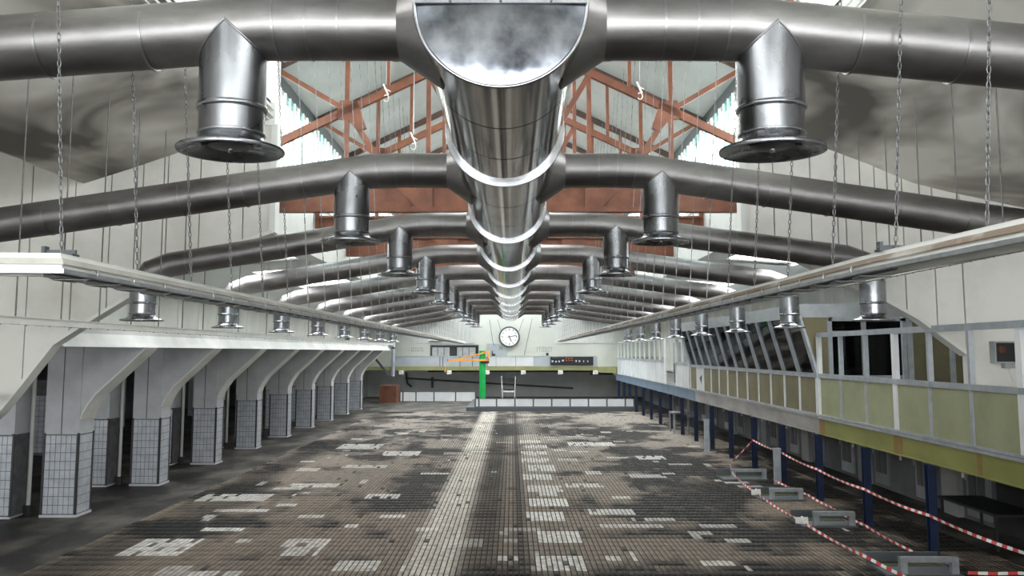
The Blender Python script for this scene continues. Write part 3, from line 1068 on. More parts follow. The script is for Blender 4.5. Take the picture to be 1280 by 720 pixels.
def outlet(parent, x, y, ztop, zdisc, RF, vcut=True, slope=0.0, R=.243):
    """round drop: body, collar, flared mouth with damper"""
    c = (x, y, 0)
    b = MB()
    seg = 48
    vs, top = [], []
    for k in range(seg):
        a = 2 * pi * k / seg
        dx = R * cos(a)
        zt = ztop + (.0 if vcut else -.0) - (abs(dx) * .96 + slope * dx if vcut else 0)
        vs.append((x + dx, y + R * sin(a), zt))
        top.append(Vector((x + dx * 1.005, y + R * sin(a) * 1.005, zt)))
    vs += [(x + R * cos(2 * pi * k / seg), y + R * sin(2 * pi * k / seg), zdisc + .34) for k in range(seg)]
    b.add(vs, [(k, (k + 1) % seg, seg + (k + 1) % seg, seg + k) for k in range(seg)], True)
    b.lathe(c, [[(R, zdisc + .34), (R + .012, zdisc + .335), (R + .012, zdisc + .30), (R - .008, zdisc + .295)],
                [(R - .008, zdisc + .295), (R - .01, zdisc + .12)]], seg)
    o = b.build('outlet', 'steel_outlet', parent)
    ORG[o.name] = ORG[parent.name]
    mb = MB().lathe(c, [[(R - .002, zdisc + .125), (R + .004, zdisc + .11), (R - .01, zdisc + .10)],
                        [(R - .012, zdisc + .10), (R, zdisc + .06), (R + .05, zdisc + .03), (RF - .02, zdisc + .008), (RF, zdisc)],
                        [(RF, zdisc), (RF + .004, zdisc - .012), (RF, zdisc - .024)],
                        [(RF, zdisc - .024), (RF - .05, zdisc - .02), (RF - .06, zdisc - .008), (R - .01, zdisc + .012), (R - .04, zdisc + .05), (R - .05, zdisc + .1)]], 40)
    mb.build('flared_mouth', 'steel_outlet', o)
    if vcut:
        MB().tube([p for p in top if p.y <= y + .02], .009, 6, (0, 1, 0)).build('weld_seam', 'seam', o)
    mb = MB().lathe(c, [[(.0001, zdisc + .0), (.12, zdisc + .004), (.17, zdisc + .02)], [(.17, zdisc + .02), (.165, zdisc + .03), (.0001, zdisc + .03)]], 28)
    mb.box(x - .24, x + .24, y - .012, y + .012, zdisc + .03, zdisc + .045)
    mb.build('damper', 'dark_steel', o)
    MB().lathe(c, [[(.0001, zdisc - .03), (.018, zdisc - .028), (.02, zdisc + .004)]], 10).build('bolt', 'flange', o)
    return o


def branch(y, label, sl, sr, xend, outer):
    R = .25 if y < 8 else .235
    z0 = 6.53 if y < 8 else 6.47
    t = thing('branch_duct', label, 'duct', (XC, y, z0), 'steel cross ducts')
    for s, slope in ((-1, sl), (1, sr)):
        def zz_(x):
            return z0 - slope * (x - 1.68)
        path = [(.62, z0), (1.5, z0), (1.86, zz_(1.86) + .012)]
        if outer:
            path += [(6.55, zz_(6.55)), (6.90, zz_(6.9) - .08), (7.04, zz_(7.0) - .26), (7.06, zz_(7.0) - .45)]
        else:
            path += [(xend, zz_(xend))]
        MB().tube([(XC + s * a, y, b) for a, b in path], R, 32, (0, 1, 0)).build('duct_run', 'steel', t)
        # raised seams
        for q in (1.25, 1.5, 1.75, 2.75, 3.55, 4.4, 5.3, 6.2):
            zc = z0 if q < 1.6 else zz_(q)
            tilt = 0 if q < 1.45 else slope * (0.5 if q < 1.6 else 1)
            d = Vector((s * cos(tilt), 0, -sin(tilt)))
            pc = Vector((XC + s * q, y, zc))
            MB().tube([pc - d * .009, pc + d * .009], R + .006, 24, (0, 1, 0)).build('seam_ring', 'seam', t)
        # cone where the run meets the main duct
        runs = [[(R + .005, .86), (R + .005, .80)], [(R + .005, .80), (.475, .47)], [(.475, .47), (.2, .25)]]
        MB().lathe((XC, y, z0), [[(r, s * q) for r, q in run] for run in runs], 40, 'X').build('transition_cone', 'steel', t)
        outlet(t, XC + s * 2.10, y, zz_(2.1) + .015, 5.565 if y < 8 else 5.50, .405, True, s * slope, R + .006)
        if outer:
            outlet(t, XC + s * 7.06, y, zz_(7.0) - .42, 4.62, .40, False)
    return t


b3 = None
for k, y in enumerate(bys):
    lab = '%s steel cross duct from the camera, with flared drop outlets' % ORD[k]
    if k == 0:
        branch(y, 'nearest steel cross duct, spanning the top of the view behind the round end cap', .075, .10, 8.2, False)
    elif k == 1:
        branch(y, lab, .145, .145, 8.2, False)
    elif b3 is None:
        b3 = branch(y, lab, .161, .13, 0, True)
    else:
        copy_tree(b3, (XC, y, 6.47), lab)

# ------------------------------------------------------------------ hung lighting rails
def rail(label, x, z, y0, y1, sgn, bend, tape):
    """inverted trough with guard wires; bend = plan points of the turned near end"""
    t = thing('light_rail', label, 'light rail', (x, y0, z))
    w, h = .14, .07
    prof = [(-w, -h), (-w, -h + .02), (-w + .012, -h + .02), (-w + .012, -.01), (-.10, h - .01), (-.10, h), (.10, h), (.10, h - .01), (w - .012, -.01), (w - .012, -h + .02), (w, -h + .02), (w, -h),
            (w - .03, -h), (w - .03, -.02), (.08, h - .025), (-.08, h - .025), (-w + .03, -.02), (-w + .03, -h)]
    pts = [(x, y1)] + bend
    def along(pr, name, m):
        n = len(pr)
        mb = MB()
        secs = []
        for i, (px_, py_) in enumerate(pts):
            d1 = Vector(pts[i]) - Vector(pts[i - 1]) if i > 0 else Vector(pts[1]) - Vector(pts[0])
            d2 = Vector(pts[i + 1]) - Vector(pts[i]) if i < len(pts) - 1 else d1
            d1.normalize()
            d2.normalize()
            nrm = Vector((-(d1 + d2).y, (d1 + d2).x)).normalized()
            k = 1 / max(0.4, nrm.dot(Vector((-d1.y, d1.x))))
            secs.append([(px_ + nrm.x * a * k, py_ + nrm.y * a * k, z + b) for a, b in pr])
        for A, B in zip(secs[:-1], secs[1:]):
            mb.add(A + B, [(i, (i + 1) % n, n + (i + 1) % n, n + i) for i in range(n)])
        mb.add(secs[-1], [tuple(range(n))])
        mb.add(secs[0], [tuple(range(n - 1, -1, -1))])
        mb.build(name, m, t)
    ya = bend[0][1]
    along(prof, 'trough', 'rail_white')
    for q in (-1, 1):
        e = lambda a, b: (q * a, b)
        along([e(w + .002, -.012), e(w - .006, -.004), e(w + .012 - .014, .0), e(.125, .024), e(.128, .034), e(w + .006, -.002)][:3] + [e(.118, .030), e(.124, .034), e(w + .004, -.004)], 'side_band', 'rail_tan' if tape else 'rail_cream')
        along([e(w - .004, -h), e(w + .012, -h), e(w + .012, -h + .03), e(w - .004, -h + .03)], 'lip', 'galv')
    MB().box(x - w + .035, x + w - .035, ya + .1, y1 - .05, z - h + .022, z - h + .034).build('trough_shade', 'grout', t)  # added dark plate standing for the shaded inside of the trough
    lamp = None
    mb = MB()
    yy = ya + .2
    k = 0
    while yy < y1 - .6 and k < 120:
        q = .18
        zb = z - h - .012
        mb.tube([(x - w, yy, z - h + .01), (x - w + .02, yy + .06, zb), (x + w - .02, yy + .06, zb), (x + w, yy + .12, z - h + .01)], .006, 5)
        mb.tube([(x - w + .02, yy + .06, zb), (x - w + .06, yy + .3, zb)], .006, 5)
        mb.tube([(x - .02, yy + .3, zb), (x + w - .02, yy + .06, zb)], .006, 5)
        yy += .5
        k += 1
    mb.build('guard_wire', 'galv', t, 'stuff')
    mb = MB()
    yy = ya + .35
    k = 0
    while yy < y1 - .5 and k < 90:
        for s in (-1, 1):
            mb.tube([(x + s * (w + .004), yy, z - .07), (x + s * (w + .012), yy, z - .03), (x + s * (w - .02), yy + .02, z + .02)], .010, 5)
        yy += .62
        k += 1
    mb.build('guard_clip', 'galv', t, 'stuff')
    return t


LX, RX = -3.15, 2.8
LZ, RZ = 4.595, 4.665
LRAIL = rail('left long white light rail hung on chains below the ducts', LX, LZ, 6.1, 58, -1, [(LX, 6.0), (-4.2, 5.9), (-6.0, 5.8)], False)
RRAIL = rail('right long light rail hung on chains, with peeling tan tape on its side', RX, RZ, 6.4, 52, 1, [(RX, 6.5), (2.9, 5.0), (3.05, 3.2)], True)
for (x, y, z, side, rl) in ((LX - .02, 6.12, LZ, 'left', LRAIL), (RX, 6.42, RZ, 'right', RRAIL)):
    mb = MB().box(x - .12, x + .12, y - .05, y + .05, z + .07, z + .085).box(x - .12, x + .12, y - .01, y + .01, z + .085, z + .115).box(x - .11, x - .085, y - .03, y + .03, z + .085, z + .14)
    mb.build('hanger_bracket', 'frame_dark', rl)


def hung_strip(label, x, z, y0, y1):
    t = thing('edge_rail', label, 'rail', (x, y0, z))
    MB().box(x - .05, x + .05, y0, y1, z - .04, z + .05).box(x - .07, x + .07, y0, y1, z + .05, z + .062).build('channel', 'rail_white', t)
    mb = MB()
    y = y0 + .3
    while y < y1:
        mb.lathe((x, y, z - .042), [[(.0001, -.01), (.014, -.008), (.014, .004)]], 6)
        mb.box(x - .055, x + .055, y + .3, y + .33, z - .042, z - .036)
        y += .6
    mb.build('bolt', 'wire', t, 'stuff')
    return t


hung_strip('left outer white edge rail hung on thin rods beside the arcade', -6.5, 4.40, 5.5, 48)
hung_strip('right outer white edge rail hung on thin rods, ending at the cross wall', 6.5, 5.32, 5.5, 17.5)
# rods carrying the edge rails
rod0 = {}
for sx, z0, side in ((-1, 4.46, 'left'), (1, 5.38, 'right')):
    x = sx * 6.5
    k = 0
    y = 10.6
    while y < (47.5 if sx < 0 else 17.4):
        if y < YB:
            ztop = (interp(cl, x) if sx < 0 else interp(cr, x)) + .02
        else:
            ztop = 6.9
        key = (sx, round(ztop, 2))
        lab = ('%s thin dark rod from the camera holding the %s edge rail' % (ORD[k], side)) if k < 14 else 'thin dark rod holding the far part of the %s edge rail' % side
        if key not in rod0:
            o = MB().tube([(x, y, z0), (x, y, ztop)], .011, 8).build('hanger_rod', 'wire')
            rebase(o, (x, y, z0))
            rod0[key] = o
        else:
            o = rod0[key].copy()
            COL.objects.link(o)
            o.location = (x, y, z0)
        tag(o, lab, 'rod', 'rods of the %s edge rail' % side)
        y += 1.17 if y < YB else 2.4
        y = clear_y(y)
        k += 1


# chains for the light rails: real links near, slim strands far
def chain_mesh(L):
    mb = MB()
    n = int(L / .05)
    for i in range(n):
        c = (0, 0, .03 + i * .05)
        mb.torus(c, .012, .0048, 8, 4, 'Y' if i % 2 else 'X', 1.0, 2.6) if i % 2 else mb.torus(c, .012, .0048, 8, 4, 'X', 1.0, 2.6)
    return mb


for sx, x, zr, y0, side in ((-1, LX, LZ + .08, 6.12, 'left'), (1, RX, RZ + .08, 5.15, 'right')):
    ch = None
    fa = None
    for k in range(36):
        y = clear_y(y0 + 1.25 * k)
        xx = x
        if sx > 0 and k == 0:
            xx, y = 2.86, 5.25
        zt = zraf(x + sx * .5) - .15
        lab = ('%s steel chain from the camera holding the %s light rail' % (ORD[k], side)) if k < 12 else 'thin chain among the far hangers of the %s light rail' % side
        if k < 6:
            if ch is None:
                ch = chain_mesh(zt - zr).build('hanging_chain', 'chain')
                o = ch
            else:
                o = ch.copy()
                COL.objects.link(o)
        else:
            if fa is None:
                mb = MB()
                n = int((zt - zr) / .12)
                for i in range(n):
                    mb.bar((0, 0, i * .12), (0, 0, i * .12 + .1), .016 if i % 2 else .009, .009 if i % 2 else .016, (0, 1, 0))
                mb.bar((0, 0, 0), (0, 0, zt - zr), .008, .008, (0, 1, 0))
                fa = mb.build('hanging_chain', 'chain')
                o = fa
            else:
                o = fa.copy()
                COL.objects.link(o)
        o.location = (xx, y, zr)
        o.rotation_euler = (0, sx * .065, 0)
        tag(o, lab, 'chain', 'chains of the %s light rail' % side)

# dangling wires with white hooks
for (x, y, z, lab) in ((-2.93, 20.0, 10.0, 'white hook bundle dangling on a wire left of the main duct'), (2.98, 20.0, 10.05, 'white hook bundle dangling on a wire right of the main duct'),
                       (-2.35, 20.6, 9.0, 'small white hook on a wire beside the main duct, lowest of the hooks')):
    t = thing('hanging_hook', lab, 'hook', (x, y, z))
    zt = zraf(x) - .1
    MB().tube([(x, y, z + .2), (x, y, zt)], .008, 6).build('wire', 'galv', t)
    pts = [(x + .06 * cos(a), y, z - .12 + .08 * sin(a)) for a in np.linspace(2.4, -2.6, 9)]
    MB().tube(pts, .011, 6).build('hook', 'rail_white', t)
    MB().bar((x - .07, y, z + .22), (x + .05, y, z - .05), .035, .04).build('hook_body', 'rail_white', t)
    MB().bar((x - .05, y, z + .12), (x + .10, y, z + .04), .02, .02).build('hook_arm', 'rail_white', t)

# ------------------------------------------------------------------ right-hand deck on blue posts
XF = 8.4
struct('floor_deck', MB().box(XF + .15, 12.5, 8, 75, 2.08, 2.25), 'beam_grey')
for nm, y0, y1, m, lab in (('deck_beam', 9, 24.3, 'beam_green', 'yellow-green deck edge beam below the nearest balustrade'), ('deck_beam', 24.3, 40.6, 'beam_grey', 'bare grey deck edge beam below the cabin'),
                           ('deck_beam', 40.6, 71.5, 'beam_blue', 'blue-grey deck edge beam below the far balustrade')):
    t = thing(nm, lab, 'beam', (XF, y0, 1.77))
    MB().box(XF - .02, XF + .02, y0 + .003, y1 - .003, 1.80, 2.2).build('web', m, t)
    MB().box(XF - .04, XF + .14, y0 + .003, y1 - .003, 1.77, 1.80).build('lower_flange', m, t)
    MB().box(XF - .06, XF + .14, y0 + .003, y1 - .003, 2.2, 2.26).build('upper_flange', 'alu' if m == 'beam_green' else m, t)
    if m == 'beam_green':
        for yy, w in ((24.1, .2), (19.4, .22), (16.05, .08)):
            MB().box(XF - .024, XF - .019, yy - w, yy + w, 1.80, 2.2).build('rust_patch', 'rust_mark', t)
# the olive edge that turns from the deck into the end gallery
tag(rebase(MB().prism([(XF, 71.5), (XF - 1.2, 75.0), (XF - 1.2, 75.15), (XF + .15, 71.6)], 2.30, 2.75, 'Z').build('corner_beam', 'beam_olive'), (XF, 71.5, 2.3)), 'olive corner beam between the deck and the end gallery', 'beam')

# posts
po = None
for k in range(17):
    y = 17.8 + 3.2 * k
    lab = '%s blue steel post from the camera under the deck edge' % ORD[k]
    if po is None:
        po = thing('steel_post', lab, 'post', (8.3, y, 0), 'blue posts under the deck')
        MB().box(8.22, 8.38, y - .08, y - .065, .012, 1.77).box(8.22, 8.38, y + .065, y + .08, .012, 1.77).box(8.294, 8.306, y - .065, y + .065, .012, 1.77).build('shaft', 'blue', po)
        MB().box(8.17, 8.43, y - .13, y + .13, 0, .012).build('base_plate', 'blue', po)
    else:
        copy_tree(po, (8.3, y, 0), lab)


def balustrade(label, ys, thick, z0, zs, zt, panel, glassm, x=XF):
    """posts, sill, top rail, infill panels below and glass above"""
    t = thing('balustrade', label, 'balustrade', (x, ys[-1], z0))
    for y in ys:
        w = .085 if y in thick else .04
        MB().box(x - .05, x + .05, y - w, y + w, z0, zt).build('post', 'alu_white' if y in thick else 'alu', t)
    a, b = ys[-1], ys[0]
    MB().box(x - .06, x + .06, a, b, zs - .055, zs + .055).build('sill_rail', 'alu', t)
    MB().box(x - .07, x + .07, a, b, zt - .06, zt + .06).build('top_rail', 'alu', t)
    MB().box(x - .06, x + .06, a, b, z0, z0 + .05).build('bottom_rail', 'alu', t)
    for q in range(len(ys) - 1):
        ya, yb = ys[q + 1], ys[q]
        MB().box(x - .012, x + .012, ya + .05, yb - .05, z0 + .05, zs - .055).build('infill_panel', panel, t)
        if glassm:
            MB().box(x - .005, x + .005, ya + .05, yb - .05, zs + .055, zt - .06).build('pane', glassm, t)
    return t


ys = [24.2, 22.6, 21.0, 19.4, 17.8, 16.2, 14.6, 13.0, 11.4]
balustrade('nearest balustrade with sage-green infill panels on the right deck', ys, (24.2, 19.4, 14.6), 2.27, 3.36, 4.46, 'sage', None)
ys = [70.0, 68.0, 66.0, 64.0, 62, 60.0, 58, 56.0, 54, 52.0, 50.2, 48.6]
balustrade('farthest balustrade of white bars and frosted panels on the right deck', ys, ys, 2.255, 3.5, 4.72, 'panel_white', 'pane')
ys = [45.2, 43.6, 42.0]
balustrade('short balustrade with pale panels beside the far end of the cabin', ys, ys, 2.255, 3.45, 4.7, 'panel_white', 'pane')
t = thing('deck_pillar', 'dark square pillar between the far and short balustrades', 'pillar', (8.9, 46.8, 2.25))
MB().box(8.6, 9.3, 46.4, 47.3, 2.25, 4.5).build('shaft', 'grey_box', t)
MB().box(8.55, 8.62, 46.5, 46.9, 2.4, 3.4).build('door_leaf', 'frame_dark', t)

# cabin with outward raking windows
XT = 7.95
cb = thing('control_cabin', 'cabin with dark outward-leaning windows on the right deck', 'cabin', (XF, 24.4, 2.25))
yc = [24.4 + 1.43 * k for k in range(13)]
MB().box(XT - .05, 12.5, 24.4, 41.7, 4.95, 5.33).build('fascia', 'grey_box', cb)
MB().box(XF - .06, XF + .06, 24.4, 41.6, 3.30, 3.42).build('sill_rail', 'alu', cb)
MB().box(XF - .06, XF + .06, 24.4, 41.6, 2.26, 2.32).build('bottom_rail', 'alu', cb)
for k, y in enumerate(yc):
    MB().box(XF - .05, XF + .05, y - .04, y + .04, 2.27, 3.3).build('stud', 'alu_white', cb)
    for dy in (-.07, .07):
        MB().bar((XF - .02, y + dy, 3.4), (XT, y + dy, 4.97), .07, .09, (0, 1, 0)).build('mullion', 'alu', cb)
    if k < 12:
        white_one = k == 10
        o = MB().box(XF - .012, XF + .012, y + .04, y + 1.39, 2.32, 3.3).build('infill_panel', 'panel_white' if white_one else 'olive', cb)
        if white_one:
            o['label'] = 'white infill panel with a black arrow mark'
            MB().prism([(y + .45, 3.0), (y + .95, 2.85), (y + .6, 2.6)], XF - .018, XF - .013, 'X').build('arrow_mark', 'black', o)
        x0, x1 = XF - .01, XT + .02
        MB().add([(x0, y + .1, 3.42), (x0, y + 1.33, 3.42), (x1, y + 1.33, 4.95), (x1, y + .1, 4.95), (x0 + .01, y + .1, 3.42), (x0 + .01, y + 1.33, 3.42), (x1 + .01, y + 1.33, 4.95), (x1 + .01, y + .1, 4.95)],
                 [(0, 1, 2, 3), (7, 6, 5, 4), (0, 3, 7, 4), (1, 5, 6, 2), (0, 4, 5, 1), (3, 2, 6, 7)]).build('pane', 'pane_dark', cb)
# cabin front wall: window frames, olive solid part
MB().box(8.75, 11.05, 24.42, 24.5, 2.3, 3.32).build('front_panel', 'olive', cb)
MB().prism([(8.45, 2.3), (8.74, 2.3), (8.74, 4.95), (8.05, 4.95), (8.45, 3.4)], 24.42, 24.5).build('front_panel', 'olive', cb)
MB().box(11.05, 12.5, 24.42, 24.5, 2.3, 4.95).build('front_panel', 'olive', cb)
mb = MB()
for x in (8.78, 9.72, 10.82):
    mb.box(x - .06, x + .06, 24.36, 24.5, 3.3, 4.95)
mb.box(8.74, 10.9, 24.36, 24.5, 4.85, 4.96).box(8.74, 10.9, 24.36, 24.5, 3.28, 3.36).box(8.74, 10.9, 24.37, 24.48, 4.5, 4.58)
mb.build('window_frame', 'alu', cb)
for x0, x1 in ((8.84, 9.66), (9.78, 10.76)):
    MB().box(x0, x1, 24.43, 24.44, 3.36, 4.85).build('pane', 'pane_dark', cb)
MB().box(9.6, 12.4, 38, 41.4, 2.25, 4.9).box(12.3, 12.45, 24.6, 41.5, 2.25, 4.95).build('back_wall', 'annex', cb)
MB().box(8.5, 12.4, 24.6, 41.5, 4.9, 4.94).build('cabin_ceiling', 'annex', cb)
MB().box(8.9, 10.6, 25.2, 25.9, 2.25, 3.55).build('desk', 'grey_box', cb)
MB().box(9.0, 9.55, 24.5, 24.6, 3.37, 3.52).build('white_notice', 'rail_white', cb)
MB().lathe((9.48, 24.49, 3.45), [[(.0001, -.01), (.1, -.01), (.1, .0)]], 20, 'Y').build('red_badge', 'red', cb)
# frame of an inner doorway behind the balustrade
t = thing('door_frame', 'grey metal door frame standing on the deck behind the nearest balustrade', 'frame', (10.3, 22.5, 2.25))
MB().box(9.93, 10.03, 22.45, 22.55, 2.25, 4.86).box(11.15, 11.25, 22.45, 22.55, 2.25, 4.86).box(9.93, 11.25, 22.45, 22.55, 4.78, 4.9).build('frame', 'alu', t)
MB().box(10.05, 10.2, 22.47, 22.53, 2.25, 4.78).build('door_edge', 'alu', t)
# heater box on the cross wall
t = thing('wall_heater', 'dark square wall heater with grey cowl on the white cross wall', 'heater', (9.75, YB, 3.98))
MB().box(9.50, 9.98, YB - .2, YB, 3.78, 3.81).box(9.50, 9.98, YB - .2, YB, 4.18, 4.21).box(9.50, 9.53, YB - .2, YB, 3.81, 4.18).box(9.95, 9.98, YB - .2, YB, 3.81, 4.18).build('casing', 'grey_box', t)
MB().box(9.53, 9.95, YB - .1, YB, 3.81, 4.18).build('grille', 'black', t)
MB().lathe((9.7, YB - .11, 4.05), [[(.0001, -.02), (.06, -.015), (.08, .01)]], 16, 'Y').build('burner', 'brown', t)
MB().tube([(9.85, YB - .05, 3.78), (9.87, YB - .05, 3.6), (9.92, YB - .05, 3.42)], .012, 6).build('cable', 'rail_white', t)
MB().box(9.72, 9.92, YB - .14, YB, 3.68, 3.78).build('bracket', 'grey_box', t)

# wall and doors under the deck
struct('wall_right_lower', MB().box(11.0, 11.2, 8, 74, 0, 2.08), 'annex')
y = 20.4
k = 0
random.seed(3)
for k in range(16):
    y = 20.6 + 2.7 * k
    m = ['door', 'cabinet', 'door', 'grey_box'][k % 4]
    d = struct('door_%d' % (k + 1), MB().box(10.93, 11.0, y, y + 1.0, .12, 1.9), m)
    for u in (.15, .55):
        struct('door_panel', MB().box(10.90, 10.93, y + u, y + u + .3, .45, 1.7), 'annex' if k % 2 else 'frame_dark', d)
    struct('door_handle', MB().box(10.86, 10.9, y + .9, y + .95, .95, 1.1), 'alu', d)
    if k % 2 == 0:
        tag(rebase(MB().box(10.85, 11.0, y + 1.3, y + 2.1, 0.0, 1.75).build('wall_cabinet', 'cabinet' if k % 4 == 0 else 'door'), (10.92, y + 1.7, 0)), '%s pale cabinet from the camera against the wall under the deck' % ORD[k // 2], 'cabinet', 'cabinets under the deck')
# recess shade painted as a flat black sheet; roller shutter near the camera
struct('wall_right_recess_shade', MB().box(10.94, 11.0, 17.4, 20.3, 0.0, 2.0), 'dark')
sh = struct('door_17', MB().box(10.95, 11.0, 11, 17.2, 0, 2.05), 'shutter')
s0 = None
for k in range(16):
    if s0 is None:
        s0 = struct('slat', MB().prism([(0, 0), (.05, .02), (.05, .1), (0, .115)][::-1], 11, 17.2, 'Y'), 'shutter', sh)
        s0.data.transform(Matrix.Translation((10.90, 0, 0.05)))
    else:
        o = bpy.data.objects.new('slat', s0.data)
        COL.objects.link(o)
        o.parent = sh
        o.location = (0, 0, .122 * k)
# bench / table under the deck
t = thing('work_bench', 'black low workbench in the shade before the dark recess', 'bench', (10.2, 19.4, 0))
MB().box(9.75, 10.75, 18.2, 20.6, .68, .73).build('bench_top', 'black', t)
for x in (9.8, 10.68):
    for y in (18.25, 20.5):
        MB().box(x - .025, x + .025, y - .025, y + .025, 0, .68).build('leg', 'black', t)
t = thing('work_table', 'small pale-legged table under the far part of the deck', 'table', (8.35, 44.5, 0))
MB().box(7.95, 8.75, 43.9, 45.2, .95, 1.02).build('table_top', 'annex', t)
for x in (8.0, 8.68):
    for y in (43.95, 45.1):
        MB().box(x - .04, x + .04, y - .04, y + .04, 0, .95).build('leg', 'door', t)
for (x, y, h, lab) in ((7.85, 36.0, 1.25, 'pale square bollard beside the blue posts, farther one'), (8.05, 27.2, 1.05, 'grey square bollard in front of a blue post, nearer one')):
    t = thing('floor_bollard', lab, 'bollard', (x, y, 0))
    MB().box(x - .09, x + .09, y - .09, y + .09, 0, h).build('shaft', 'alu', t)
    MB().box(x - .11, x + .11, y - .11, y + .11, h, h + .04).build('bollard_cap', 'alu', t)
# hanging conduit tails behind posts
c0 = None
for k in range(8):
    y = 18.3 + 2.9 * k
    lab = '%s pale lamp tube from the camera hanging under the deck' % ORD[k]
    if c0 is None:
        c0 = thing('drop_lamp', lab, 'lamp', (9.2, y, 2.08), 'lamp tubes under the deck')
        MB().tube([(9.2, y, 2.08), (9.2, y, 1.75)], .012, 6).build('cord', 'black', c0)
        MB().tube([(9.2, y, 1.75), (9.2, y, 1.45)], .03, 8).build('lamp_tube', 'alu_white', c0)
    else:
        copy_tree(c0, (9.2, y, 2.08), lab)


# low metal floor frames
def floor_frame(x0, x1, y, h, label):
    t = thing('floor_frame', label, 'frame', ((x0 + x1) / 2, y, 0), 'low metal frames on the floor')
    MB().box(x0 - .25, x1 + .05, y - .05, y + .95, 0, .05).build('base_tray', 'frame_dark', t)
    MB().box(x0 - .2, x1, y + .6, y + .9, .05, .06).build('moss', 'moss', t)
    MB().box(x0 - .25, x1 + .05, y + .90, y + .95, .05, h * .7).build('back_plate', 'frame_dark', t)
    MB().box(x0, x1, y, y + .12, h - .09, h).build('top_bar', 'frame_galv', t)
    for x in (x0, x1 - .13):
        MB().box(x, x + .13, y, y + .1, .05, h - .09).build('leg', 'frame_galv', t)
    return t


floor_frame(6.85, 7.95, 28.0, .36, 'farthest low metal floor frame by the barrier tape')
floor_frame(6.95, 7.85, 24.2, .34, 'third low metal floor frame from the camera, by a grey bollard')
floor_frame(6.9, 7.85, 20.6, .36, 'second low metal floor frame from the camera, with dark back plate')
floor_frame(6.95, 8.0, 16.2, .34, 'nearest low metal floor frame at the bottom edge of the view')


# red-white barrier tape
def tape(label, pts, w=.055, pitch=.16):
    P = [Vector(p) for p in pts]
    L3 = []
    for i, (a, b) in enumerate(zip(P[:-1], P[1:])):
        L = (b - a).length
        n = max(2, int(round(L / pitch)))
        for j in range(n + (1 if i == len(P) - 2 else 0)):
            q = j / n
            p = a.lerp(b, q)
            p.z = max(p.z - 0.012 * L * 4 * q * (1 - q), .03)
            L3.append(p)
    vs, fs = [], []
    for k, p in enumerate(L3):
        d = (L3[min(k + 1, len(L3) - 1)] - L3[max(k - 1, 0)]).normalized()
        up = Vector((0.35 * sin(k * .35), 0, 1))
        a = d.cross(up).normalized()
        b = a.cross(d).normalized() * w / 2
        a *= .003
        vs += [p - a - b, p + a - b, p + a + b, p - a + b]
    for k in range(len(L3) - 1):
        o = 4 * k
        fs += [(o + i, o + (i + 1) % 4, o + 4 + (i + 1) % 4, o + 4 + i) for i in range(4)]
    fs += [(3, 2, 1, 0), tuple(4 * (len(L3) - 1) + i for i in range(4))]
    o = MB().add(vs, fs).build('barrier_tape', 'red')
    o.data.materials.append(M['white'])
    for i, f in enumerate(o.data.polygons):
        f.material_index = (i // 4) % 2
    rebase(o, pts[0])
    return tag(o, label, 'tape')


tape('red-white barrier tape strung post to post across the blue posts', [(8.21, 30.55, 1.02), (8.21, 27.32, .96), (8.21, 24.12, .86), (8.21, 20.92, .82), (8.21, 17.72, .80), (8.2, 14.0, .82), (8.2, 11.5, .84)])
tape('slack red-white barrier tape on the tiled floor side of the metal frames', [(8.2, 30.5, .98), (7.3, 30.0, .28), (6.75, 27.4, .30), (6.5, 23.9, .27), (6.44, 20.0, .26), (6.5, 16.6, .26), (6.8, 14.5, .2)])
tape('low red-white barrier tape lying between the blue posts and frames', [(7.97, 27.4, .14), (8.0, 24.3, .16), (8.0, 22.5, .13), (8.0, 20.4, .09), (8.0, 17.6, .03)])
tape('short red-white barrier tape at the bottom right corner of the view', [(8.1, 16.1, .1), (8.9, 15.95, .13), (10.2, 15.9, .13)])
for (x, y, z, lab) in ((6.5, 23.9, .31, 'white knotted tag on the slack tape beside the third frame'), (6.44, 20.0, .30, 'white knotted tag on the slack tape beside the second frame')):
    t = thing('tape_knot', lab, 'tag', (x, y, z))
    MB().bar((x - .03, y + .35, z - .08), (x + .02, y - .3, z + .04), .03, .14).build('tape_loop', 'white', t)
    MB().torus((x, y, z), .05, .03, 10, 6, 'X').build('knot', 'white', t)

# ------------------------------------------------------------------ far end: gallery, crane, fences
gp = thing('gallery_parapet', 'pale blue panelled parapet of the gallery below the clock', 'parapet', (-1, 75, 2.75))
xs = [-10.2, -6.1, -5.85, -4.4, -3.35, -2.1, -1.35, .3, 1.85, 3.1, 4.5, 5.9, 7.2]
for q, (a, b) in enumerate(zip(xs[:-1], xs[1:])):
    MB().box(a + .03, b - .03, 74.95, 75.0, 2.82, 3.62).build('panel', 'panel_white' if q in (5, 6, 7) else 'panel_blue', gp)
    MB().box(b - .03, b + .03, 74.93, 75.02, 2.78, 3.66).build('stud', 'frame_dark' if q < 5 else 'grey_box', gp)
MB().box(-10.2, 7.2, 74.92, 75.02, 3.62, 3.67).build('top_rail', 'alu', gp)
MB().box(-10.2, 7.2, 74.9, 75.0, 2.45, 2.80).build('edge_beam', 'beam_olive', gp)
l0 = None
for k, x in enumerate((-9.35, -5.3, -2.1, .95, 4.1, 7.05)):
    lab = '%s small white lamp box from the left under the end gallery' % ('first' if k == 0 else ORD[k])
    if l0 is None:
        l0 = thing('lamp_box', lab, 'lamp', (x, 74.9, 2.3), 'white lamp boxes under the end gallery')
        MB().box(x - .2, x + .2, 74.8, 75.0, 2.12, 2.45).build('housing', 'rail_white', l0)
        MB().box(x - .15, x + .15, 74.78, 74.8, 2.16, 2.36).build('lens', 'panel_white', l0)
    else:
        copy_tree(l0, (x, 74.9, 2.3), lab)
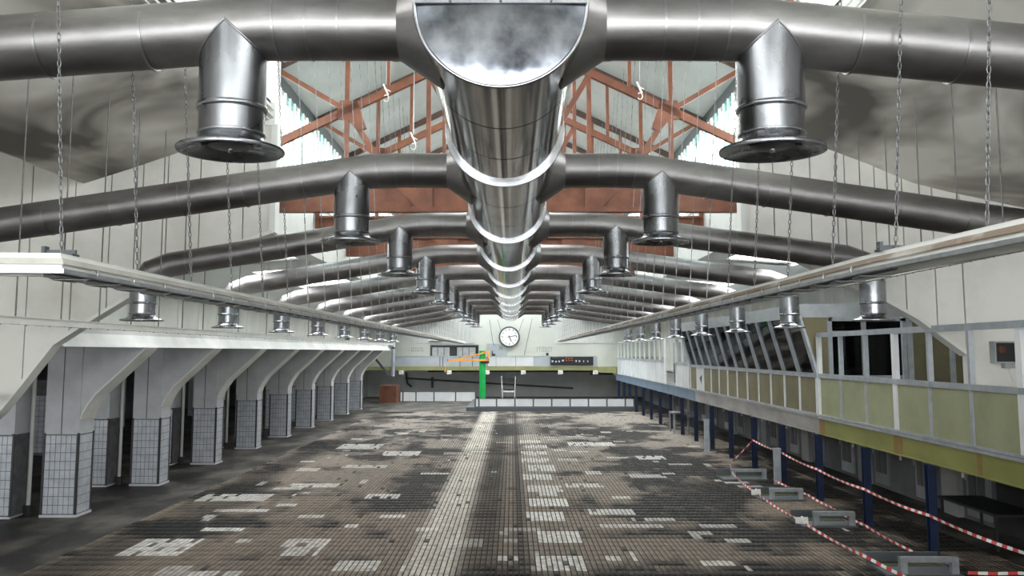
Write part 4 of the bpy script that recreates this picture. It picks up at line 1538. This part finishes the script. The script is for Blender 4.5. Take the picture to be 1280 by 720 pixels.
# clock
ck = thing('wall_clock', 'large round white clock with dark rim on the end wall, showing quarter past five', 'clock', (-.23, YE, 5.31))
c = (-.23, YE - .2, 5.31)
MB().lathe(c, [[(.78, -.04), (.88, -.04)], [(.88, -.04), (.90, .0), (.90, .2)], [(.78, -.04), (.78, .05)]], 48, 'Y').build('rim', 'frame_dark', ck)
MB().disc((c[0], c[1] - .0, c[2]), .79, 48, 'Y').build('dial', 'dial', ck)
for h in range(12):
    a = pi / 2 - h * pi / 6
    MB().bar((c[0] + .56 * cos(a), c[1] - .02, c[2] + .56 * sin(a)), (c[0] + .68 * cos(a), c[1] - .02, c[2] + .68 * sin(a)), .02, .08 if h % 3 == 0 else .055, (0, 0, 1) if h % 6 else (1, 0, 0)).build('hour_mark', 'guard', ck)


def hand(mins, r0, r1, w, name):
    a = pi / 2 - mins * 2 * pi / 60
    d = Vector((cos(a), 0, sin(a)))
    s = Vector((-sin(a), 0, cos(a))) * w / 2
    p = Vector((c[0], c[1] - .035, c[2]))
    th = Vector((0, .01, 0))
    q = [p + d * r0 - s, p + d * r1 - s, p + d * r1 + s, p + d * r0 + s]
    MB().add(q + [v + th for v in q], [(0, 1, 2, 3), (7, 6, 5, 4), (0, 4, 5, 1), (1, 5, 6, 2), (2, 6, 7, 3), (3, 7, 4, 0)]).build(name, 'guard', ck)


hand(13.2, -.16, .64, .055, 'minute_hand')
hand(26.1, -.12, .46, .075, 'hour_hand')
for (a, b, lab) in (((-1.95, 76.3, 6.8), (-1.6, 76.3, 4.6), 'leftmost thin cable sloping down the end wall'), ((-1.25, 76.3, 6.8), (-.95, 76.3, 5.8), 'thin cable ending at the upper left of the clock'),
                    ((1.0, 76.3, 6.9), (.6, 76.3, 5.75), 'thin dark cable ending at the upper right of the clock'), ((1.75, 76.3, 6.9), (1.05, 76.3, 3.7), 'long thin cable sloping down right of the clock')):
    o = MB().tube([a, b], .02, 6).build('wall_cable', 'wire')
    tag(rebase(o, b), lab, 'cable')
# control board and marks
t = thing('control_board', 'pale grey control boards on the wall below the clock', 'board', (-1.4, YE, 3.9))
MB().box(-2.15, -1.3, YE - .12, YE, 3.5, 4.72).build('panel', 'panel_blue', t)
MB().box(-1.25, -.45, YE - .1, YE, 3.5, 4.7).build('panel', 'panel_blue', t)
MB().box(-1.75, -1.45, YE - .2, YE - .12, 3.62, 3.85).box(-1.72, -1.65, YE - .2, YE - .12, 3.85, 4.1).build('socket', 'black', t)
MB().box(-1.1, -.8, YE - .105, YE - .1, 4.2, 4.5).build('sticker', 'ink', t)


def scribble(name, label, x, z, w, h, seed):
    r = random.Random(seed)
    mb = MB()
    q = x
    while q < x + w:
        s = r.choice([.08, .12, .16])
        mb.box(q, q + .035, YE - .012, YE - .004, z, z + h * r.uniform(.7, 1))
        if r.random() < .7:
            mb.box(q, q + s, YE - .012, YE - .004, z + h * .75, z + h * .75 + .04)
        if r.random() < .6:
            mb.box(q, q + s, YE - .012, YE - .004, z, z + .04)
        q += s + .05
    o = mb.build(name, 'ink')
    tag(rebase(o, (x, YE, z)), label, 'lettering')


scribble('wall_lettering', 'faded lettering on the end wall left of the strip window', -8.7, 4.05, .95, .38, 2)
scribble('wall_lettering', 'faded lettering on the end wall right of the clock', 2.15, 4.0, 1.3, .5, 5)
tag(rebase(MB().box(2.95, 3.15, YE - .1, YE, 3.72, 3.92).build('wall_socket', 'black'), (3.05, YE, 3.72)), 'small black box under the right faded lettering', 'socket')
tag(rebase(MB().box(-7.2, -5.9, YE - .35, YE - .05, 4.98, 5.08).build('strip_lamp', 'rail_white'), (-6.5, YE - .2, 4.98)), 'short white strip lamp above the strip window', 'lamp')
# display board on the parapet
sb = thing('display_board', 'long black display board with small white and amber signs on the parapet', 'display', (5.05, 74.9, 2.92))
MB().box(3.25, 6.87, 74.78, 74.9, 2.9, 3.61).build('casing', 'board', sb)
for x, z, w in ((3.42, 3.22, .14), (3.72, 3.19, .14), (3.98, 3.21, .13), (4.3, 3.28, .16), (5.42, 3.24, .1), (5.7, 3.23, .12), (6.05, 3.22, .07), (6.4, 3.22, .07)):
    MB().box(x - w / 2, x + w / 2, 74.765, 74.78, z - .07, z + .07).build('white_sign', 'score_white', sb)
for x in (4.62, 4.86, 5.1):
    mb = MB().box(x - .09, x + .09, 74.765, 74.78, 3.50, 3.53).box(x - .1, x - .07, 74.765, 74.78, 3.36, 3.53)
    mb.box(x - .09, x + .09, 74.765, 74.78, 3.28, 3.31)
    mb.build('amber_sign', 'score_amber', sb)
MB().box(3.4, 4.4, 74.765, 74.78, 3.52, 3.54).build('amber_line', 'rail_tan', sb)

# platform, fences
PL = struct('trim_10', MB().box(-3.1, 8.4, 60.3, 70.5, 0, .27), 'frame_dark')


def fence(label, edges, y, z0, z1, m):
    t = thing('panel_fence', label, 'fence', ((edges[0] + edges[-1]) / 2, y, z0))
    for a, b in zip(edges[:-1], edges[1:]):
        MB().box(a + .05, b - .05, y - .02, y + .02, z0 + .05, z1 - .04).build('panel', m, t)
    for a in edges:
        MB().box(a - .05, a + .05, y - .04, y + .04, z0, z1).build('post', 'frame_dark', t)
    MB().box(edges[0], edges[-1], y - .035, y + .035, z1 - .04, z1 + .01).box(edges[0], edges[-1], y - .035, y + .035, z0, z0 + .05).build('frame_rail', 'frame_dark', t)
    return t


fence('low fence of white panels at the far left of the floor', [-9.05, -8.8, -7.75, -6.3, -4.55, -2.95], 71.8, 0, .82, 'panel_white')
fence('low fence of white panels on the dark platform at the far end', [-2.5, -2.25, -1.05, .2, 1.45, 2.7, 3.95, 5.2, 6.45, 7.7, 8.3], 60.5, .27, .86, 'panel_white')
# jib crane
t = thing('jib_crane', 'green post with an orange swing arm at the far end of the hall', 'crane', (-2.2, 66, .27))
MB().tube([(-2.2, 66, .27), (-2.2, 66, 4.1)], .235, 24).build('mast', 'green', t)
MB().lathe((-2.2, 66, .27), [[(.36, 0), (.36, .05)], [(.36, .05), (.0001, .05)]], 24).build('base_plate', 'green', t)
MB().box(-4.75, -1.72, 65.66, 65.76, 3.33, 3.47).build('arm', 'orange', t)
MB().bar((-4.1, 65.71, 3.45), (-1.74, 65.71, 4.02), .09, .11).build('brace', 'orange', t)
MB().box(-1.80, -1.68, 65.66, 65.76, 3.3, 4.14).build('hinge_post', 'orange', t)
MB().box(-2.3, -1.7, 65.72, 65.9, 3.15, 3.33).build('hinge', 'black', t)
MB().lathe((-4.76, 65.71, 3.4), [[(.0001, -.03), (.07, -.03), (.07, .03)]], 12, 'X').build('arm_end', 'brown', t)
MB().tube([(-5.65, 74.85, 2.3), (-5.65, 74.85, 2.82)], .05, 8).build('yellow_hook', 'orange', gp)  # yellow hook at the gallery edge, joined to the parapet
# step ladder seat
t = thing('step_ladder', 'grey step ladder with black treads behind the low platform fence', 'ladder', (-.25, 64, .27))
for s, nm in ((-1, 'l'), (1, 'r')):
    MB().bar((-.25 + s * .40, 64, .27), (-.25 + s * .50, 64.25, 2.25), .05, .07, (0, 1, 0)).build('front_leg', 'galv', t)
    MB().bar((-.25 + s * .55, 64.9, .27), (-.25 + s * .5, 64.3, 2.2), .04, .05, (0, 1, 0)).build('rear_leg', 'galv', t)
MB().box(-.66, .16, 64.1, 64.6, 1.25, 1.36).build('tread', 'black', t)
MB().box(-.63, .13, 63.98, 64.06, 1.12, 1.22).build('step_edge', 'panel_white', t)
MB().box(-.63, .13, 63.95, 64.05, .30, .38).build('step_edge', 'panel_white', t)
MB().prism([(-.70, 2.2), (.2, 2.2), (.2, 1.9), (.05, 1.82), (-.55, 1.82), (-.70, 1.92)], 64.2, 64.3).build('back_rest', 'black', t)
# odds at the left end
tag(rebase(MB().box(-10.5, -9.15, 70.3, 72.5, 0, 1.35).build('rusty_box', 'brown'), (-9.8, 71.4, 0)), 'dark rusty brown box at the far left end of the arcade', 'box')
t = thing('drop_pipe', 'pale vertical pipe hanging by the end of the left arcade', 'pipe', (-8.85, 66, 6.4))
MB().tube([(-8.85, 66, 6.69), (-8.85, 66, 2.2)], .13, 12).build('pipe', 'alu', t)
MB().tube([(-8.85, 66, 4.35), (-8.85, 66, 4.25)], .16, 12).build('clamp', 'black', t)
tag(rebase(MB().bar((-10.6, 65.5, 4.1), (-9.1, 65.5, 2.3), .12, .16).build('raking_strut', 'frame_dark'), (-9.1, 65.5, 2.3)), 'dark raking strut beyond the last arcade column', 'strut')
# things on the lower back wall
tag(rebase(MB().bar((-9.6, 79.9, 1.65), (5.5, 79.9, .75), .1, .16).build('wall_pipe', 'frame_dark'), (-9.6, 79.9, 1.65)), 'dark sloping pipe on the lower back wall', 'pipe')
tag(rebase(MB().box(-7.6, 9.2, 79.8, 79.95, 2.2, 2.4).build('wall_duct', 'black'), (0, 79.9, 2.2)), 'black trunking along the top of the lower back wall', 'trunking')
tag(rebase(MB().box(-7.25, -7.05, 79.6, 79.8, .8, 1.75).build('wall_bracket', 'frame_dark'), (-7.2, 79.7, .8)), 'dark upright bracket on the lower back wall', 'bracket')
tag(rebase(MB().tube([(-9.5, 79.7, 2.2), (-9.4, 79.7, 1.2), (-9.0, 79.7, .9)], .08, 8).build('wall_elbow', 'frame_dark'), (-9.0, 79.7, .9)), 'dark bent pipe at the left of the lower back wall', 'pipe')
b = struct('wall_back_panel', MB().box(7.0, 12.3, 79.85, 80, 0, 2.0), 'under_wall')
struct('ledge', MB().box(7.0, 12.3, 79.7, 79.85, 1.95, 2.1), 'frame_dark', b)
